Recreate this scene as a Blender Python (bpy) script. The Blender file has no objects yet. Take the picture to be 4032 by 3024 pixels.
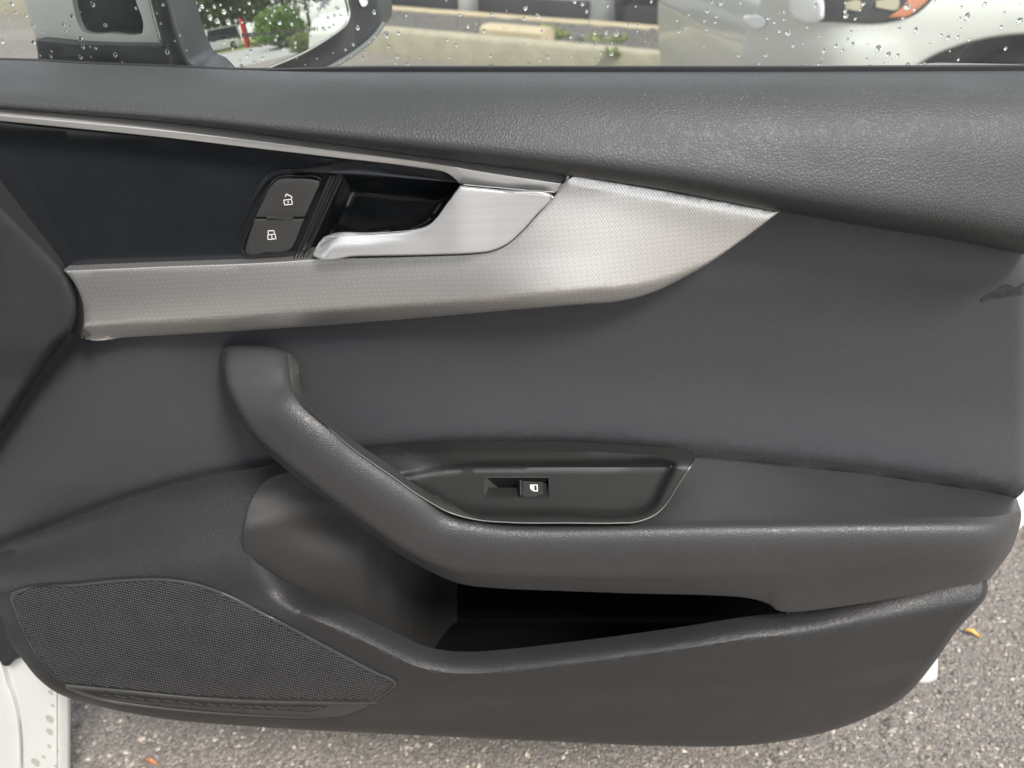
import bpy, bmesh, math, random
import numpy as np
from mathutils import Vector
from mathutils.geometry import delaunay_2d_cdt

random.seed(7)
rng = np.random.default_rng(7)
R = math.radians
sc = bpy.context.scene
col = sc.collection

# ------------------------------------------------------------------ camera
CAM = np.array([0.0, -0.50, 1.05])
PITCH = R(33.0)
LENS = 26.0
F = 4032 * LENS / 36.0
cam_d = bpy.data.cameras.new('camera')
cam = bpy.data.objects.new('camera', cam_d)
col.objects.link(cam)
cam.location = CAM
cam.rotation_euler = (math.pi / 2 - PITCH, 0, 0)
cam_d.lens = LENS
cam_d.sensor_width = 36.0
cam_d.clip_start = 0.02
cam_d.clip_end = 600
cam_d.dof.use_dof = True
cam_d.dof.focus_distance = 0.565
cam_d.dof.aperture_fstop = 7.5
sc.camera = cam

# ------------------------------------------------------------------ world, sun, exposure
SUN_EL, SUN_AZ = 52.0, 142.0          # azimuth clockwise from +Y: to the right, a little behind the camera
w = bpy.data.worlds.new('World')
sc.world = w
w.use_nodes = True
nt = w.node_tree
sky = nt.nodes.new('ShaderNodeTexSky')
sky.sky_type = 'NISHITA'
sky.sun_disc = False
sky.sun_elevation = R(SUN_EL)
sky.sun_rotation = R(SUN_AZ)
sky.air_density = 1.0
sky.dust_density = 1.0
sky.ozone_density = 1.0
hs = nt.nodes.new('ShaderNodeHueSaturation')
hs.inputs['Saturation'].default_value = 0.25
nt.links.new(sky.outputs[0], hs.inputs['Color'])
nt.links.new(hs.outputs[0], nt.nodes['Background'].inputs[0])
nt.nodes['Background'].inputs[1].default_value = 0.09
sl = bpy.data.lights.new('sun', 'SUN')
sl.energy = 1.5
sl.angle = R(14)
sl.color = (1.0, 0.96, 0.91)
so = bpy.data.objects.new('sun', sl)
col.objects.link(so)
_d = Vector((math.sin(R(SUN_AZ)) * math.cos(R(SUN_EL)), math.cos(R(SUN_AZ)) * math.cos(R(SUN_EL)), math.sin(R(SUN_EL))))
so.rotation_euler = _d.to_track_quat('Z', 'Y').to_euler()
so.location = (3, -5, 8)
sc.view_settings.view_transform = 'Standard'
sc.view_settings.look = 'None'
sc.view_settings.exposure = 1.50
sc.view_settings.gamma = 1.0
sc.cycles.use_denoising = True
sc.cycles.max_bounces = 10
sc.cycles.transparent_max_bounces = 16
sc.cycles.caustics_refractive = True

# ------------------------------------------------------------------ photo ray -> surface helpers (real planes at real depths)
cT, sT = math.cos(PITCH), math.sin(PITCH)


def rays(px, py):
    px = np.asarray(px, float); py = np.asarray(py, float)
    a = (px - 2016) / F; b = (py - 1512) / F
    return np.stack([a, cT - b * sT, -sT - b * cT], -1)


def P(px, py, y):
    d = rays(px, py)
    t = (np.asarray(y, float) - CAM[1]) / d[..., 1]
    return CAM + d * t[..., None]


def G(px, py, z=0.0):
    d = rays(px, py)
    t = (z - CAM[2]) / d[..., 2]
    return CAM + d * t[..., None]


# ------------------------------------------------------------------ object helpers
def empty(name, loc, label=None, cat=None, group=None, rot=(0, 0, 0)):
    o = bpy.data.objects.new(name, None)
    o.empty_display_size = 0.1
    o.location = loc
    o.rotation_euler = rot
    col.objects.link(o)
    tag(o, label, cat, group)
    return o


def tag(o, label=None, cat=None, group=None, kind=None):
    if label: o['label'] = label
    if cat: o['category'] = cat
    if group: o['group'] = group
    if kind: o['kind'] = kind
    return o


BASE = {}   # object -> world offset of its mesh space


def mesh_obj(name, V, Fs, mat, parent=None, smooth=True, sharp=40, world=True):
    off = np.zeros(3)
    if parent is not None and world:
        off = BASE.get(parent.name, np.array(parent.location))
    V = np.asarray(V, float) - off
    me = bpy.data.meshes.new(name)
    me.from_pydata(V.tolist(), [], [list(map(int, f)) for f in Fs])
    me.validate()
    if smooth:
        me.polygons.foreach_set('use_smooth', [True] * len(me.polygons))
        if sharp: me.set_sharp_from_angle(angle=R(sharp))
    me.materials.append(mat)
    o = bpy.data.objects.new(name, me)
    col.objects.link(o)
    if parent is not None:
        o.parent = parent
        BASE[o.name] = off
    return o


class MB:
    def __init__(s): s.V = []; s.F = []; s.n = 0

    def add(s, V, Fs):
        V = np.asarray(V, float)
        s.V.append(V)
        s.F += [[i + s.n for i in f] for f in Fs]
        s.n += len(V)
        return s

    def box(s, c, d, rz=0.0, bev=0.0):
        x, y, z = [k / 2 for k in d]
        if bev <= 0:
            V = np.array([[a * x, b * y, e * z] for a in (-1, 1) for b in (-1, 1) for e in (-1, 1)])
            Fs = [(0, 1, 3, 2), (4, 6, 7, 5), (0, 4, 5, 1), (2, 3, 7, 6), (0, 2, 6, 4), (1, 5, 7, 3)]
        else:
            bm = bmesh.new()
            bmesh.ops.create_cube(bm, size=1)
            for v in bm.verts: v.co = Vector((v.co.x * d[0], v.co.y * d[1], v.co.z * d[2]))
            bmesh.ops.bevel(bm, geom=bm.edges[:], offset=bev, segments=3, affect='EDGES', profile=0.5)
            bm.verts.index_update()
            V = np.array([v.co[:] for v in bm.verts]); Fs = [[v.index for v in f.verts] for f in bm.faces]
            bm.free()
        c_, s_ = math.cos(rz), math.sin(rz)
        V = np.stack([V[:, 0] * c_ - V[:, 1] * s_, V[:, 0] * s_ + V[:, 1] * c_, V[:, 2]], 1) + np.array(c)
        return s.add(V, Fs)

    def tube(s, pts, r, n=8, caps=True):
        pts = np.asarray(pts, float)
        r = np.broadcast_to(np.asarray(r, float), (len(pts),))
        T = np.gradient(pts, axis=0); T /= np.linalg.norm(T, axis=1)[:, None] + 1e-12
        up = np.array([0, 0, 1.0]) if abs(T[0][2]) < 0.9 else np.array([1.0, 0, 0])
        N = np.cross(T[0], up); N /= np.linalg.norm(N)
        V = []
        for i in range(len(pts)):
            N = N - T[i] * N.dot(T[i]); N /= np.linalg.norm(N)
            B = np.cross(T[i], N)
            for k in range(n):
                a = 2 * math.pi * k / n
                V.append(pts[i] + r[i] * (math.cos(a) * N + math.sin(a) * B))
        Fs = []
        for i in range(len(pts) - 1):
            for k in range(n):
                Fs.append((i * n + k, i * n + (k + 1) % n, (i + 1) * n + (k + 1) % n, (i + 1) * n + k))
        if caps:
            Fs.append(tuple(range(n - 1, -1, -1))); Fs.append(tuple((len(pts) - 1) * n + k for k in range(n)))
        return s.add(V, Fs)

    def build(s, name, mat, parent=None, **k):
        return mesh_obj(name, np.concatenate(s.V), s.F, mat, parent, **k)


def crom(pts, per=10, closed=False):
    """Catmull-Rom through points; (x, y, 1) marks a corner."""
    P_ = [np.array(tuple(p)[:2], float) for p in pts]
    cor = [len(p) > 2 and p[2] == 1 for p in pts]
    n = len(P_)
    out = []
    rngs = range(n) if closed else range(n - 1)
    for i in rngs:
        p1, p2 = P_[i], P_[(i + 1) % n]
        c1, c2 = cor[i], cor[(i + 1) % n]
        p0 = P_[i - 1] if (closed or i > 0) and not c1 else 2 * p1 - p2
        p3 = P_[(i + 2) % n] if (closed or i + 2 < n) and not c2 else 2 * p2 - p1
        L = np.linalg.norm(p2 - p1)
        # tangents limited to the local segment length
        def tg(a, b, c):
            la, lb = np.linalg.norm(b - a), np.linalg.norm(c - b)
            t = (b - a) / max(la, 1e-6) * lb + (c - b) / max(lb, 1e-6) * la
            t = t / max(la + lb, 1e-6)
            nn = np.linalg.norm(t)
            return t / max(nn, 1e-9)
        m1, m2 = tg(p0, p1, p2) * L, tg(p1, p2, p3) * L
        if c1: m1 = (p2 - p1)
        if c2: m2 = (p2 - p1)
        k = max(2, int(min(per, L / 6 + 1)))
        for j in range(k):
            t = j / k
            h = (2*t**3-3*t**2+1, t**3-2*t**2+t, -2*t**3+3*t**2, t**3-t**2)
            out.append(h[0]*p1 + h[1]*m1 + h[2]*p2 + h[3]*m2)
    if not closed: out.append(P_[-1])
    return np.array(out)


def pin(pts, poly):
    x, y = pts[:, 0], pts[:, 1]
    ins = np.zeros(len(pts), bool)
    n = len(poly)
    for i in range(n):
        x1, y1 = poly[i]; x2, y2 = poly[(i + 1) % n]
        if y1 == y2: continue
        c = ((y1 > y) != (y2 > y)) & (x < (x2 - x1) * (y - y1) / (y2 - y1) + x1)
        ins ^= c
    return ins


def pdist(pts, line, closed=False):
    A = line if closed else line[:-1]
    B = np.roll(line, -1, 0) if closed else line[1:]
    out = np.full(len(pts), 1e9)
    for i in range(0, len(pts), 4000):
        p = pts[i:i + 4000][:, None, :]
        ab = (B - A)[None]
        t = np.clip(((p - A[None]) * ab).sum(-1) / np.maximum((ab ** 2).sum(-1), 1e-9), 0, 1)
        d = np.linalg.norm(p - A[None] - ab * t[..., None], axis=-1)
        out[i:i + 4000] = d.min(1)
    return out


def sstep(a, b, x):
    t = np.clip((np.asarray(x, float) - a) / (b - a), 0, 1)
    return t * t * (3 - 2 * t)


def interp(pts):
    xs = np.array([p[0] for p in pts], float); ys = np.array([p[1] for p in pts], float)
    # monotone-ish cubic
    h = np.diff(xs); dl = np.diff(ys) / h
    m = np.zeros(len(xs)); m[0] = dl[0]; m[-1] = dl[-1]
    for i in range(1, len(xs) - 1):
        m[i] = 0 if dl[i-1]*dl[i] <= 0 else 2*dl[i-1]*dl[i]/(dl[i-1]+dl[i])
    def f(x):
        x = np.clip(np.asarray(x, float), xs[0], xs[-1])
        i = np.clip(np.searchsorted(xs, x) - 1, 0, len(xs) - 2)
        t = (x - xs[i]) / h[i]
        return (2*t**3-3*t**2+1)*ys[i] + (t**3-2*t**2+t)*h[i]*m[i] + (-2*t**3+3*t**2)*ys[i+1] + (t**3-t**2)*h[i]*m[i+1]
    return f


def field(name, outline, yfun, mat, parent, step=30, skirt=0.02, edge=None, per=24, extra=None, raw=False, holes=(), sharp=40):
    """A moulded panel: outline on the door, depth from yfun, rounded rim, real thickness."""
    ol = np.array([tuple(q)[:2] for q in outline], float) if raw else crom(outline, per, True)
    area = 0.5 * np.sum(ol[:, 0] * np.roll(ol[:, 1], -1) - np.roll(ol[:, 0], -1) * ol[:, 1])
    if area < 0: ol = ol[::-1]
    loops = [ol] + [np.array(h, float) for h in holes]
    pts = [l for l in loops]
    cand = []
    T = np.roll(ol, -1, 0) - np.roll(ol, 1, 0)
    T /= np.linalg.norm(T, axis=1)[:, None] + 1e-9
    Nn = np.stack([-T[:, 1], T[:, 0]], 1)
    er, ed = edge if edge else (0, 0)
    for fr in ((0.12, 0.35, 0.65, 1.0) if edge else ()):
        c = ol + Nn * er * fr
        ok = pin(c, ol) & (pdist(c, ol, True) > er * fr * 0.93)
        cand.append(c[ok])
    x0, y0 = ol.min(0); x1, y1 = ol.max(0)
    gx, gy = np.meshgrid(np.arange(x0, x1, step), np.arange(y0, y1, step * 0.87))
    gx[1::2] += step / 2
    g = np.stack([gx.ravel(), gy.ravel()], 1)
    g = g[pin(g, ol)]
    if len(g):
        g = g[pdist(g, ol, True) > (er * 1.0 + step * 0.35 if edge else step * 0.4)]
    cand.append(g)
    if extra is not None:
        for e in extra:
            e = np.array(e, float)
            e = e[pin(e, ol)]
            if len(e): e = e[pdist(e, ol, True) > 3]
            cand.append(e)
    cand = np.concatenate([c for c in cand if len(c)]) if any(len(c) for c in cand) else np.zeros((0, 2))
    for h in holes:
        if len(cand):
            hh = np.array(h, float)
            cand = cand[~pin(cand, hh) & (pdist(cand, hh, True) > step * 0.2)]
    allp = np.concatenate(pts + [cand])
    edges = []
    s = 0
    for l in loops:
        n = len(l)
        edges += [(s + i, s + (i + 1) % n) for i in range(n)]
        s += n
    r = delaunay_2d_cdt([Vector(p) for p in allp], edges, [], 0, 1e-4)
    vv = np.array([v[:] for v in r[0]])
    tri = [f for f in r[2]]
    cen = np.array([vv[list(f)].mean(0) for f in tri])
    ok = pin(cen, ol)
    for h in holes: ok &= ~pin(cen, np.array(h, float))
    tri = [t for t, k in zip(tri, ok) if k]
    y = np.asarray(yfun(vv[:, 0], vv[:, 1]), float) + np.zeros(len(vv))
    if edge:
        d = pdist(vv, ol, True)
        k = np.clip(1 - d / er, 0, 1)
        y = y + ed * (1 - np.sqrt(np.maximum(1 - k * k, 0)))
    W = P(vv[:, 0], vv[:, 1], y)
    # orientation: towards the camera
    Fs = []
    for t in tri:
        a, b, c = W[t[0]], W[t[1]], W[t[2]]
        nrm = np.cross(b - a, c - a)
        Fs.append(tuple(t) if nrm.dot(CAM - a) > 0 else tuple(t[::-1]))
    V = [W]
    if skirt:
        cnt = {}
        for f in Fs:
            for i in range(3):
                e = (f[i], f[(i + 1) % 3])
                cnt[e] = 1
        bd = [e for e in cnt if (e[1], e[0]) not in cnt]
        idx = {}
        ex = []
        for a, b in bd:
            for q in (a, b):
                if q not in idx:
                    idx[q] = len(W) + len(ex); ex.append(W[q] + (np.array(skirt(*vv[q])) if callable(skirt) else np.array([0, skirt, 0])))
        for a, b in bd: Fs.append((b, a, idx[a], idx[b]))
        if ex: V.append(np.array(ex))
    return mesh_obj(name, np.concatenate(V), Fs, mat, parent, sharp=sharp)


def catmull_rows(rows, sub):
    """rows: (n, ...) array; smooth interpolation along axis 0."""
    rows = np.asarray(rows, float)
    n = len(rows)
    out = []
    for i in range(n - 1):
        p1, p2 = rows[i], rows[i + 1]
        p0 = rows[i - 1] if i > 0 else 2 * p1 - p2
        p3 = rows[i + 2] if i + 2 < n else 2 * p2 - p1
        for j in range(sub):
            t = j / sub
            out.append(0.5 * (2*p1 + (p2-p0)*t + (2*p0-5*p1+4*p2-p3)*t*t + (3*p1-p0-3*p2+p3)*t**3))
    out.append(rows[-1])
    return np.array(out)


def grid_faces(nu, nv, flip=False):
    Fs = []
    for i in range(nu - 1):
        for j in range(nv - 1):
            f = (i * nv + j, (i + 1) * nv + j, (i + 1) * nv + j + 1, i * nv + j + 1)
            Fs.append(f[::-1] if flip else f)
    return Fs


# ------------------------------------------------------------------ materials
def new_mat(name):
    m = bpy.data.materials.new(name)
    m.use_nodes = True
    n = m.node_tree
    return m, n, n.nodes['Principled BSDF']


def link(n, a, b): n.links.new(a, b)


def coords(n, scale=(1, 1, 1), rot=(0, 0, 0)):
    tc = n.nodes.new('ShaderNodeTexCoord')
    mp = n.nodes.new('ShaderNodeMapping')
    mp.inputs['Scale'].default_value = scale
    mp.inputs['Rotation'].default_value = rot
    link(n, tc.outputs['Object'], mp.inputs[0])
    return mp.outputs[0]


def noise(n, vec, scale, detail=3, rough=0.5):
    t = n.nodes.new('ShaderNodeTexNoise')
    t.inputs['Scale'].default_value = scale
    t.inputs['Detail'].default_value = detail
    t.inputs['Roughness'].default_value = rough
    link(n, vec, t.inputs['Vector'])
    return t


def ramp(n, fac, stops):
    r = n.nodes.new('ShaderNodeValToRGB')
    e = r.color_ramp.elements
    e[0].position, e[0].color = stops[0][0], (*stops[0][1], 1) if len(stops[0][1]) == 3 else stops[0][1]
    e[1].position, e[1].color = stops[-1][0], (*stops[-1][1], 1)
    for p, c in stops[1:-1]:
        k = e.new(p); k.color = (*c, 1)
    link(n, fac, r.inputs[0])
    return r.outputs[0]


def mathn(n, op, a, b=None):
    m = n.nodes.new('ShaderNodeMath'); m.operation = op
    for i, v in enumerate((a, b)):
        if v is None: continue
        if isinstance(v, (int, float)): m.inputs[i].default_value = v
        else: link(n, v, m.inputs[i])
    return m.outputs[0]


def bump(n, b, height, strength, dist):
    k = n.nodes.new('ShaderNodeBump')
    k.inputs['Strength'].default_value = strength
    k.inputs['Distance'].default_value = dist
    link(n, height, k.inputs['Height'])
    link(n, k.outputs[0], b.inputs['Normal'])
    return k


def leather(name, colr, rough, cell, depth, spec=0.5, fine=0.0, wear=0.25):
    m, n, b = new_mat(name)
    v = coords(n)
    nz = noise(n, v, cell * 0.5, 2)
    mx = n.nodes.new('ShaderNodeMix'); mx.data_type = 'VECTOR'; mx.inputs[0].default_value = 0.0009 * 420 / cell
    link(n, v, mx.inputs[4]); link(n, nz.outputs['Color'], mx.inputs[5])
    vo = n.nodes.new('ShaderNodeTexVoronoi'); vo.feature = 'DISTANCE_TO_EDGE'; vo.inputs['Scale'].default_value = cell
    vo.inputs['Randomness'].default_value = 1.0
    link(n, mx.outputs[1], vo.inputs['Vector'])
    mr = n.nodes.new('ShaderNodeMapRange'); mr.interpolation_type = 'SMOOTHSTEP'
    mr.inputs['From Min'].default_value = 0.0; mr.inputs['From Max'].default_value = 0.30
    link(n, vo.outputs['Distance'], mr.inputs['Value'])
    n2 = noise(n, v, cell * 2.2, 2)
    h = mathn(n, 'ADD', mr.outputs[0], mathn(n, 'MULTIPLY', n2.outputs[0], 0.30 + fine))
    bump(n, b, h, 1.0, depth)
    big = noise(n, v, 7, 4, 0.6)
    c = ramp(n, big.outputs[0], [(0.3, tuple(k * (1 - wear * 0.4) for k in colr)), (0.7, tuple(k * (1 + wear * 0.4) for k in colr))])
    link(n, c, b.inputs['Base Color'])
    rr = ramp(n, noise(n, v, 16, 4, 0.6).outputs[0], [(0.3, (rough - 0.05,) * 3), (0.7, (rough + 0.06,) * 3)])
    link(n, rr, b.inputs['Roughness'])
    b.inputs['Specular IOR Level'].default_value = spec
    return m


def plain(name, colr, rough, metal=0.0, spec=0.5, nscale=40, var=0.12, bumpd=0.0, bscale=400, coat=0.0):
    m, n, b = new_mat(name)
    v = coords(n)
    nz = noise(n, v, nscale, 4, 0.6)
    c = ramp(n, nz.outputs[0], [(0.3, tuple(k * (1 - var) for k in colr)), (0.7, tuple(min(1, k * (1 + var)) for k in colr))])
    link(n, c, b.inputs['Base Color'])
    b.inputs['Roughness'].default_value = rough
    b.inputs['Metallic'].default_value = metal
    b.inputs['Specular IOR Level'].default_value = spec
    b.inputs['Coat Weight'].default_value = coat
    b.inputs['Coat Roughness'].default_value = 0.04
    if bumpd: bump(n, b, noise(n, v, bscale, 2).outputs[0], 1.0, bumpd)
    return m


M = {}
M['roll'] = leather('soft_grained_leather', (0.050, 0.052, 0.0515), 0.50, 430, 0.00015, 0.42)
M['arm'] = leather('armrest_leather', (0.041, 0.0405, 0.0405), 0.43, 560, 0.00012, 0.6)
M['hard'] = leather('moulded_grain_plastic', (0.0265, 0.0260, 0.0258), 0.45, 600, 0.00013, 0.5)
M['vinyl'] = leather('fine_vinyl', (0.050, 0.0515, 0.0548), 0.48, 900, 0.00008, 0.45, wear=0.08)
M['front'] = plain('smooth_dark_vinyl', (0.027, 0.028, 0.030), 0.55, bumpd=0.0001, bscale=900)
M['smooth'] = plain('smooth_grey_plastic', (0.045, 0.044, 0.041), 0.42, bumpd=0.00004, bscale=1500)
M['panelblack'] = plain('satin_black_plastic', (0.012, 0.0125, 0.0115), 0.50, bumpd=0.00004, bscale=1500)
M['gloss'] = plain('gloss_black_trim', (0.014, 0.0155, 0.0175), 0.24, spec=0.5, var=0.08, coat=0.15)
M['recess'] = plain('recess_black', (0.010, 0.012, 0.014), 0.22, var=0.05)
M['button'] = plain('matte_button', (0.040, 0.039, 0.037), 0.5, bumpd=0.00003, bscale=2500)
M['icon'] = plain('white_print', (0.80, 0.79, 0.74), 0.5, var=0.02)
M['iconblack'] = plain('black_print', (0.012, 0.012, 0.012), 0.5, var=0.02)
M['pocket'] = leather('pocket_lining', (0.040, 0.039, 0.038), 0.6, 900, 0.00006, 0.3)
M['pocketshade'] = plain('pocket_shade_black', (0.006, 0.006, 0.0062), 0.95, spec=0.1, var=0.5, nscale=600)  # near-black colour standing in for the shade deep in the pocket
M['chrome'] = plain('satin_chrome', (0.78, 0.76, 0.70), 0.16, 1.0, var=0.03)
M['dimchrome'] = plain('smoked_chrome', (0.42, 0.41, 0.38), 0.28, 1.0, var=0.03)
M['strip'] = plain('satin_aluminium', (0.80, 0.775, 0.74), 0.38, 0.75, var=0.05, nscale=25)
M['rubber'] = plain('black_rubber', (0.018, 0.018, 0.020), 0.5, var=0.1)
M['mirrorblack'] = plain('mirror_plastic', (0.030, 0.031, 0.034), 0.34, var=0.08, bumpd=0.00003, bscale=900)
M['lip'] = plain('grey_lip', (0.16, 0.17, 0.17), 0.35, var=0.05)
M['white'] = plain('white_paint', (0.80, 0.80, 0.77), 0.25, var=0.015, coat=0.6)
M['tyre'] = plain('tyre_rubber', (0.022, 0.022, 0.023), 0.7, var=0.15)
M['rim'] = plain('wheel_alloy', (0.5, 0.5, 0.5), 0.3, 1.0)
M['darktrim'] = plain('dark_trim', (0.030, 0.030, 0.032), 0.45)
M['darkglass'] = plain('tinted_glass', (0.015, 0.017, 0.018), 0.06)
M['amber'] = plain('amber_lens', (0.50, 0.19, 0.10), 0.25, coat=0.5)
M['red'] = plain('red_paint', (0.62, 0.04, 0.03), 0.4)
M['lampwhite'] = plain('lamp_reflector', (0.90, 0.91, 0.93), 0.12, 0.3, var=0.02, coat=0.8)


def brushed():
    m, n, b = new_mat('brushed_aluminium')
    v = coords(n, (6, 6, 900))
    nz = noise(n, v, 1.0, 3, 0.6)
    c = ramp(n, nz.outputs[0], [(0.25, (0.60, 0.60, 0.595)), (0.75, (0.70, 0.69, 0.68))])
    link(n, c, b.inputs['Base Color'])
    b.inputs['Metallic'].default_value = 0.6
    sm = noise(n, coords(n, (1, 1, 1)), 38, 5, 0.65)
    wv = n.nodes.new('ShaderNodeTexWave'); wv.inputs['Scale'].default_value = 70; wv.inputs['Distortion'].default_value = 9
    wv.inputs['Detail'].default_value = 3
    link(n, coords(n, (1, 1, 1.6)), wv.inputs['Vector'])
    rgh = mathn(n, 'ADD', mathn(n, 'MULTIPLY', sm.outputs[0], 0.16), mathn(n, 'MULTIPLY', wv.outputs[0], 0.04))
    rgh = mathn(n, 'ADD', rgh, 0.22)
    link(n, rgh, b.inputs['Roughness'])
    bump(n, b, nz.outputs[0], 0.25, 0.0002)
    return m


M['brushed'] = brushed()


def woven():
    """Silver trim with short raised diagonal ribs (rows of dashes)."""
    m, n, b = new_mat('silver_ribbed_trim')
    tc = n.nodes.new('ShaderNodeTexCoord')
    sp = n.nodes.new('ShaderNodeSeparateXYZ'); link(n, tc.outputs['Object'], sp.inputs[0])
    cb = n.nodes.new('ShaderNodeCombineXYZ'); link(n, sp.outputs[0], cb.inputs[0]); link(n, sp.outputs[2], cb.inputs[1])
    mp = n.nodes.new('ShaderNodeMapping'); mp.inputs['Rotation'].default_value = (0, 0, R(52))
    link(n, cb.outputs[0], mp.inputs[0])
    s2 = n.nodes.new('ShaderNodeSeparateXYZ'); link(n, mp.outputs[0], s2.inputs[0])
    row = mathn(n, 'DIVIDE', s2.outputs[1], 0.00165)
    fl = mathn(n, 'FLOOR', row); fr = mathn(n, 'FRACT', row)
    tri_ = mathn(n, 'ABSOLUTE', mathn(n, 'SUBTRACT', fr, 0.5))            # 0 mid rib, 0.5 in the groove
    dash = mathn(n, 'FRACT', mathn(n, 'ADD', mathn(n, 'DIVIDE', s2.outputs[0], 0.0088), mathn(n, 'MULTIPLY', fl, 0.37)))
    gap = mathn(n, 'GREATER_THAN', dash, 0.80)
    gr = ramp(n, tri_, [(0.26, (0, 0, 0)), (0.46, (1, 1, 1))])
    gr = mathn(n, 'MULTIPLY', gr, mathn(n, 'SUBTRACT', 1.0, mathn(n, 'MULTIPLY', gap, 0.75)))
    c = ramp(n, gr, [(0.0, (0.76, 0.735, 0.705)), (1.0, (0.36, 0.35, 0.335))])
    link(n, c, b.inputs['Base Color'])
    b.inputs['Metallic'].default_value = 0.93
    b.inputs['Roughness'].default_value = 0.43
    bump(n, b, gr, -0.30, 0.0003)
    return m


M['woven'] = woven()


M['dots'] = plain('grille_plastic', (0.066, 0.064, 0.062), 0.45)


def glass_pane():
    m, n, b = new_mat('window_pane')
    n.nodes.remove(b)
    out = n.nodes['Material Output']
    tr = n.nodes.new('ShaderNodeBsdfTransparent'); tr.inputs[0].default_value = (0.96, 0.99, 0.94, 1)
    gl = n.nodes.new('ShaderNodeBsdfGlossy'); gl.inputs['Roughness'].default_value = 0.02
    df = n.nodes.new('ShaderNodeBsdfTranslucent'); df.inputs[0].default_value = (0.8, 0.8, 0.78, 1)
    fr = n.nodes.new('ShaderNodeFresnel'); fr.inputs[0].default_value = 1.45
    mx = n.nodes.new('ShaderNodeMixShader')
    link(n, fr.outputs[0], mx.inputs[0]); link(n, tr.outputs[0], mx.inputs[1]); link(n, gl.outputs[0], mx.inputs[2])
    # wiped streaks, thin slanting lines toward the rear half of the pane
    v = coords(n, (1, 1, 1), (0, R(-30), 0))
    mp = n.nodes.new('ShaderNodeMapping'); mp.inputs['Scale'].default_value = (260, 1, 9)
    link(n, v, mp.inputs[0])
    nz = noise(n, mp.outputs[0], 1.0, 3, 0.65)
    s = ramp(n, nz.outputs[0], [(0.60, (0, 0, 0)), (0.74, (1, 1, 1))])
    tc = n.nodes.new('ShaderNodeTexCoord'); sp = n.nodes.new('ShaderNodeSeparateXYZ'); link(n, tc.outputs['Object'], sp.inputs[0])
    mask = ramp(n, sp.outputs[0], [(0.10, (0, 0, 0)), (0.24, (1, 1, 1))])
    pn = ramp(n, noise(n, coords(n), 9, 2).outputs[0], [(0.42, (0, 0, 0)), (0.58, (1, 1, 1))])
    hazef = noise(n, coords(n), 30, 4).outputs[0]
    f = mathn(n, 'MULTIPLY', mathn(n, 'MULTIPLY', s, mask), pn)
    f = mathn(n, 'ADD', mathn(n, 'MULTIPLY', f, 0.30), mathn(n, 'MULTIPLY', hazef, 0.16))
    m2 = n.nodes.new('ShaderNodeMixShader')
    link(n, f, m2.inputs[0]); link(n, mx.outputs[0], m2.inputs[1]); link(n, df.outputs[0], m2.inputs[2])
    link(n, m2.outputs[0], out.inputs[0])
    return m


M['pane'] = glass_pane()


def water():
    m, n, b = new_mat('water')
    b.inputs['Base Color'].default_value = (1, 1, 1, 1)
    b.inputs['Transmission Weight'].default_value = 1.0
    b.inputs['IOR'].default_value = 1.33
    nz = noise(n, coords(n), 50, 1)
    rr = ramp(n, nz.outputs[0], [(0.3, (0.0,) * 3), (0.7, (0.02,) * 3)])
    link(n, rr, b.inputs['Roughness'])
    return m


M['water'] = water()


def film():
    m, n, b = new_mat('water_film')
    n.nodes.remove(b)
    tr = n.nodes.new('ShaderNodeBsdfTransparent'); gl = n.nodes.new('ShaderNodeBsdfGlossy'); gl.inputs['Roughness'].default_value = 0.03
    fr = n.nodes.new('ShaderNodeValue'); fr.outputs[0].default_value = 0.05
    tr.inputs[0].default_value = (0.93, 0.93, 0.91, 1)
    mx = n.nodes.new('ShaderNodeMixShader')
    link(n, fr.outputs[0], mx.inputs[0]); link(n, tr.outputs[0], mx.inputs[1]); link(n, gl.outputs[0], mx.inputs[2])
    link(n, mx.outputs[0], n.nodes['Material Output'].inputs[0])
    return m


M['film'] = film()


def mirror_mat():
    m, n, b = new_mat('mirror_silvering')
    nz = noise(n, coords(n), 60, 2)
    c = ramp(n, nz.outputs[0], [(0.3, (0.90, 0.92, 0.91)), (0.7, (0.94, 0.95, 0.94))])
    link(n, c, b.inputs['Base Color'])
    b.inputs['Metallic'].default_value = 1.0
    b.inputs['Roughness'].default_value = 0.01
    return m


M['mirror'] = mirror_mat()


def asphalt():
    m, n, b = new_mat('asphalt')
    v = coords(n)
    a = noise(n, v, 260, 4, 0.7)
    vo = n.nodes.new('ShaderNodeTexVoronoi'); vo.inputs['Scale'].default_value = 230; link(n, v, vo.inputs['Vector'])
    big = noise(n, v, 1.3, 4)
    c1 = ramp(n, vo.outputs['Color'], [(0.0, (0.18, 0.160, 0.142)), (0.7, (0.315, 0.280, 0.246)), (1.0, (0.50, 0.45, 0.395))])
    c2 = ramp(n, a.outputs[0], [(0.3, (0.55,) * 3), (0.7, (1.1,) * 3)])
    mx = n.nodes.new('ShaderNodeMix'); mx.data_type = 'RGBA'; mx.blend_type = 'MULTIPLY'; mx.inputs[0].default_value = 1
    link(n, c1, mx.inputs[6]); link(n, c2, mx.inputs[7])
    c3 = ramp(n, big.outputs[0], [(0.3, (0.85,) * 3), (0.7, (1.1,) * 3)])
    m2 = n.nodes.new('ShaderNodeMix'); m2.data_type = 'RGBA'; m2.blend_type = 'MULTIPLY'; m2.inputs[0].default_value = 1
    link(n, mx.outputs[2], m2.inputs[6]); link(n, c3, m2.inputs[7])
    link(n, m2.outputs[2], b.inputs['Base Color'])
    b.inputs['Roughness'].default_value = 0.6
    h = mathn(n, 'ADD', mathn(n, 'MULTIPLY', vo.outputs['Distance'], -0.8), a.outputs[0])
    bump(n, b, h, 1.0, 0.0025)
    return m


M['asphalt'] = asphalt()


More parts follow.
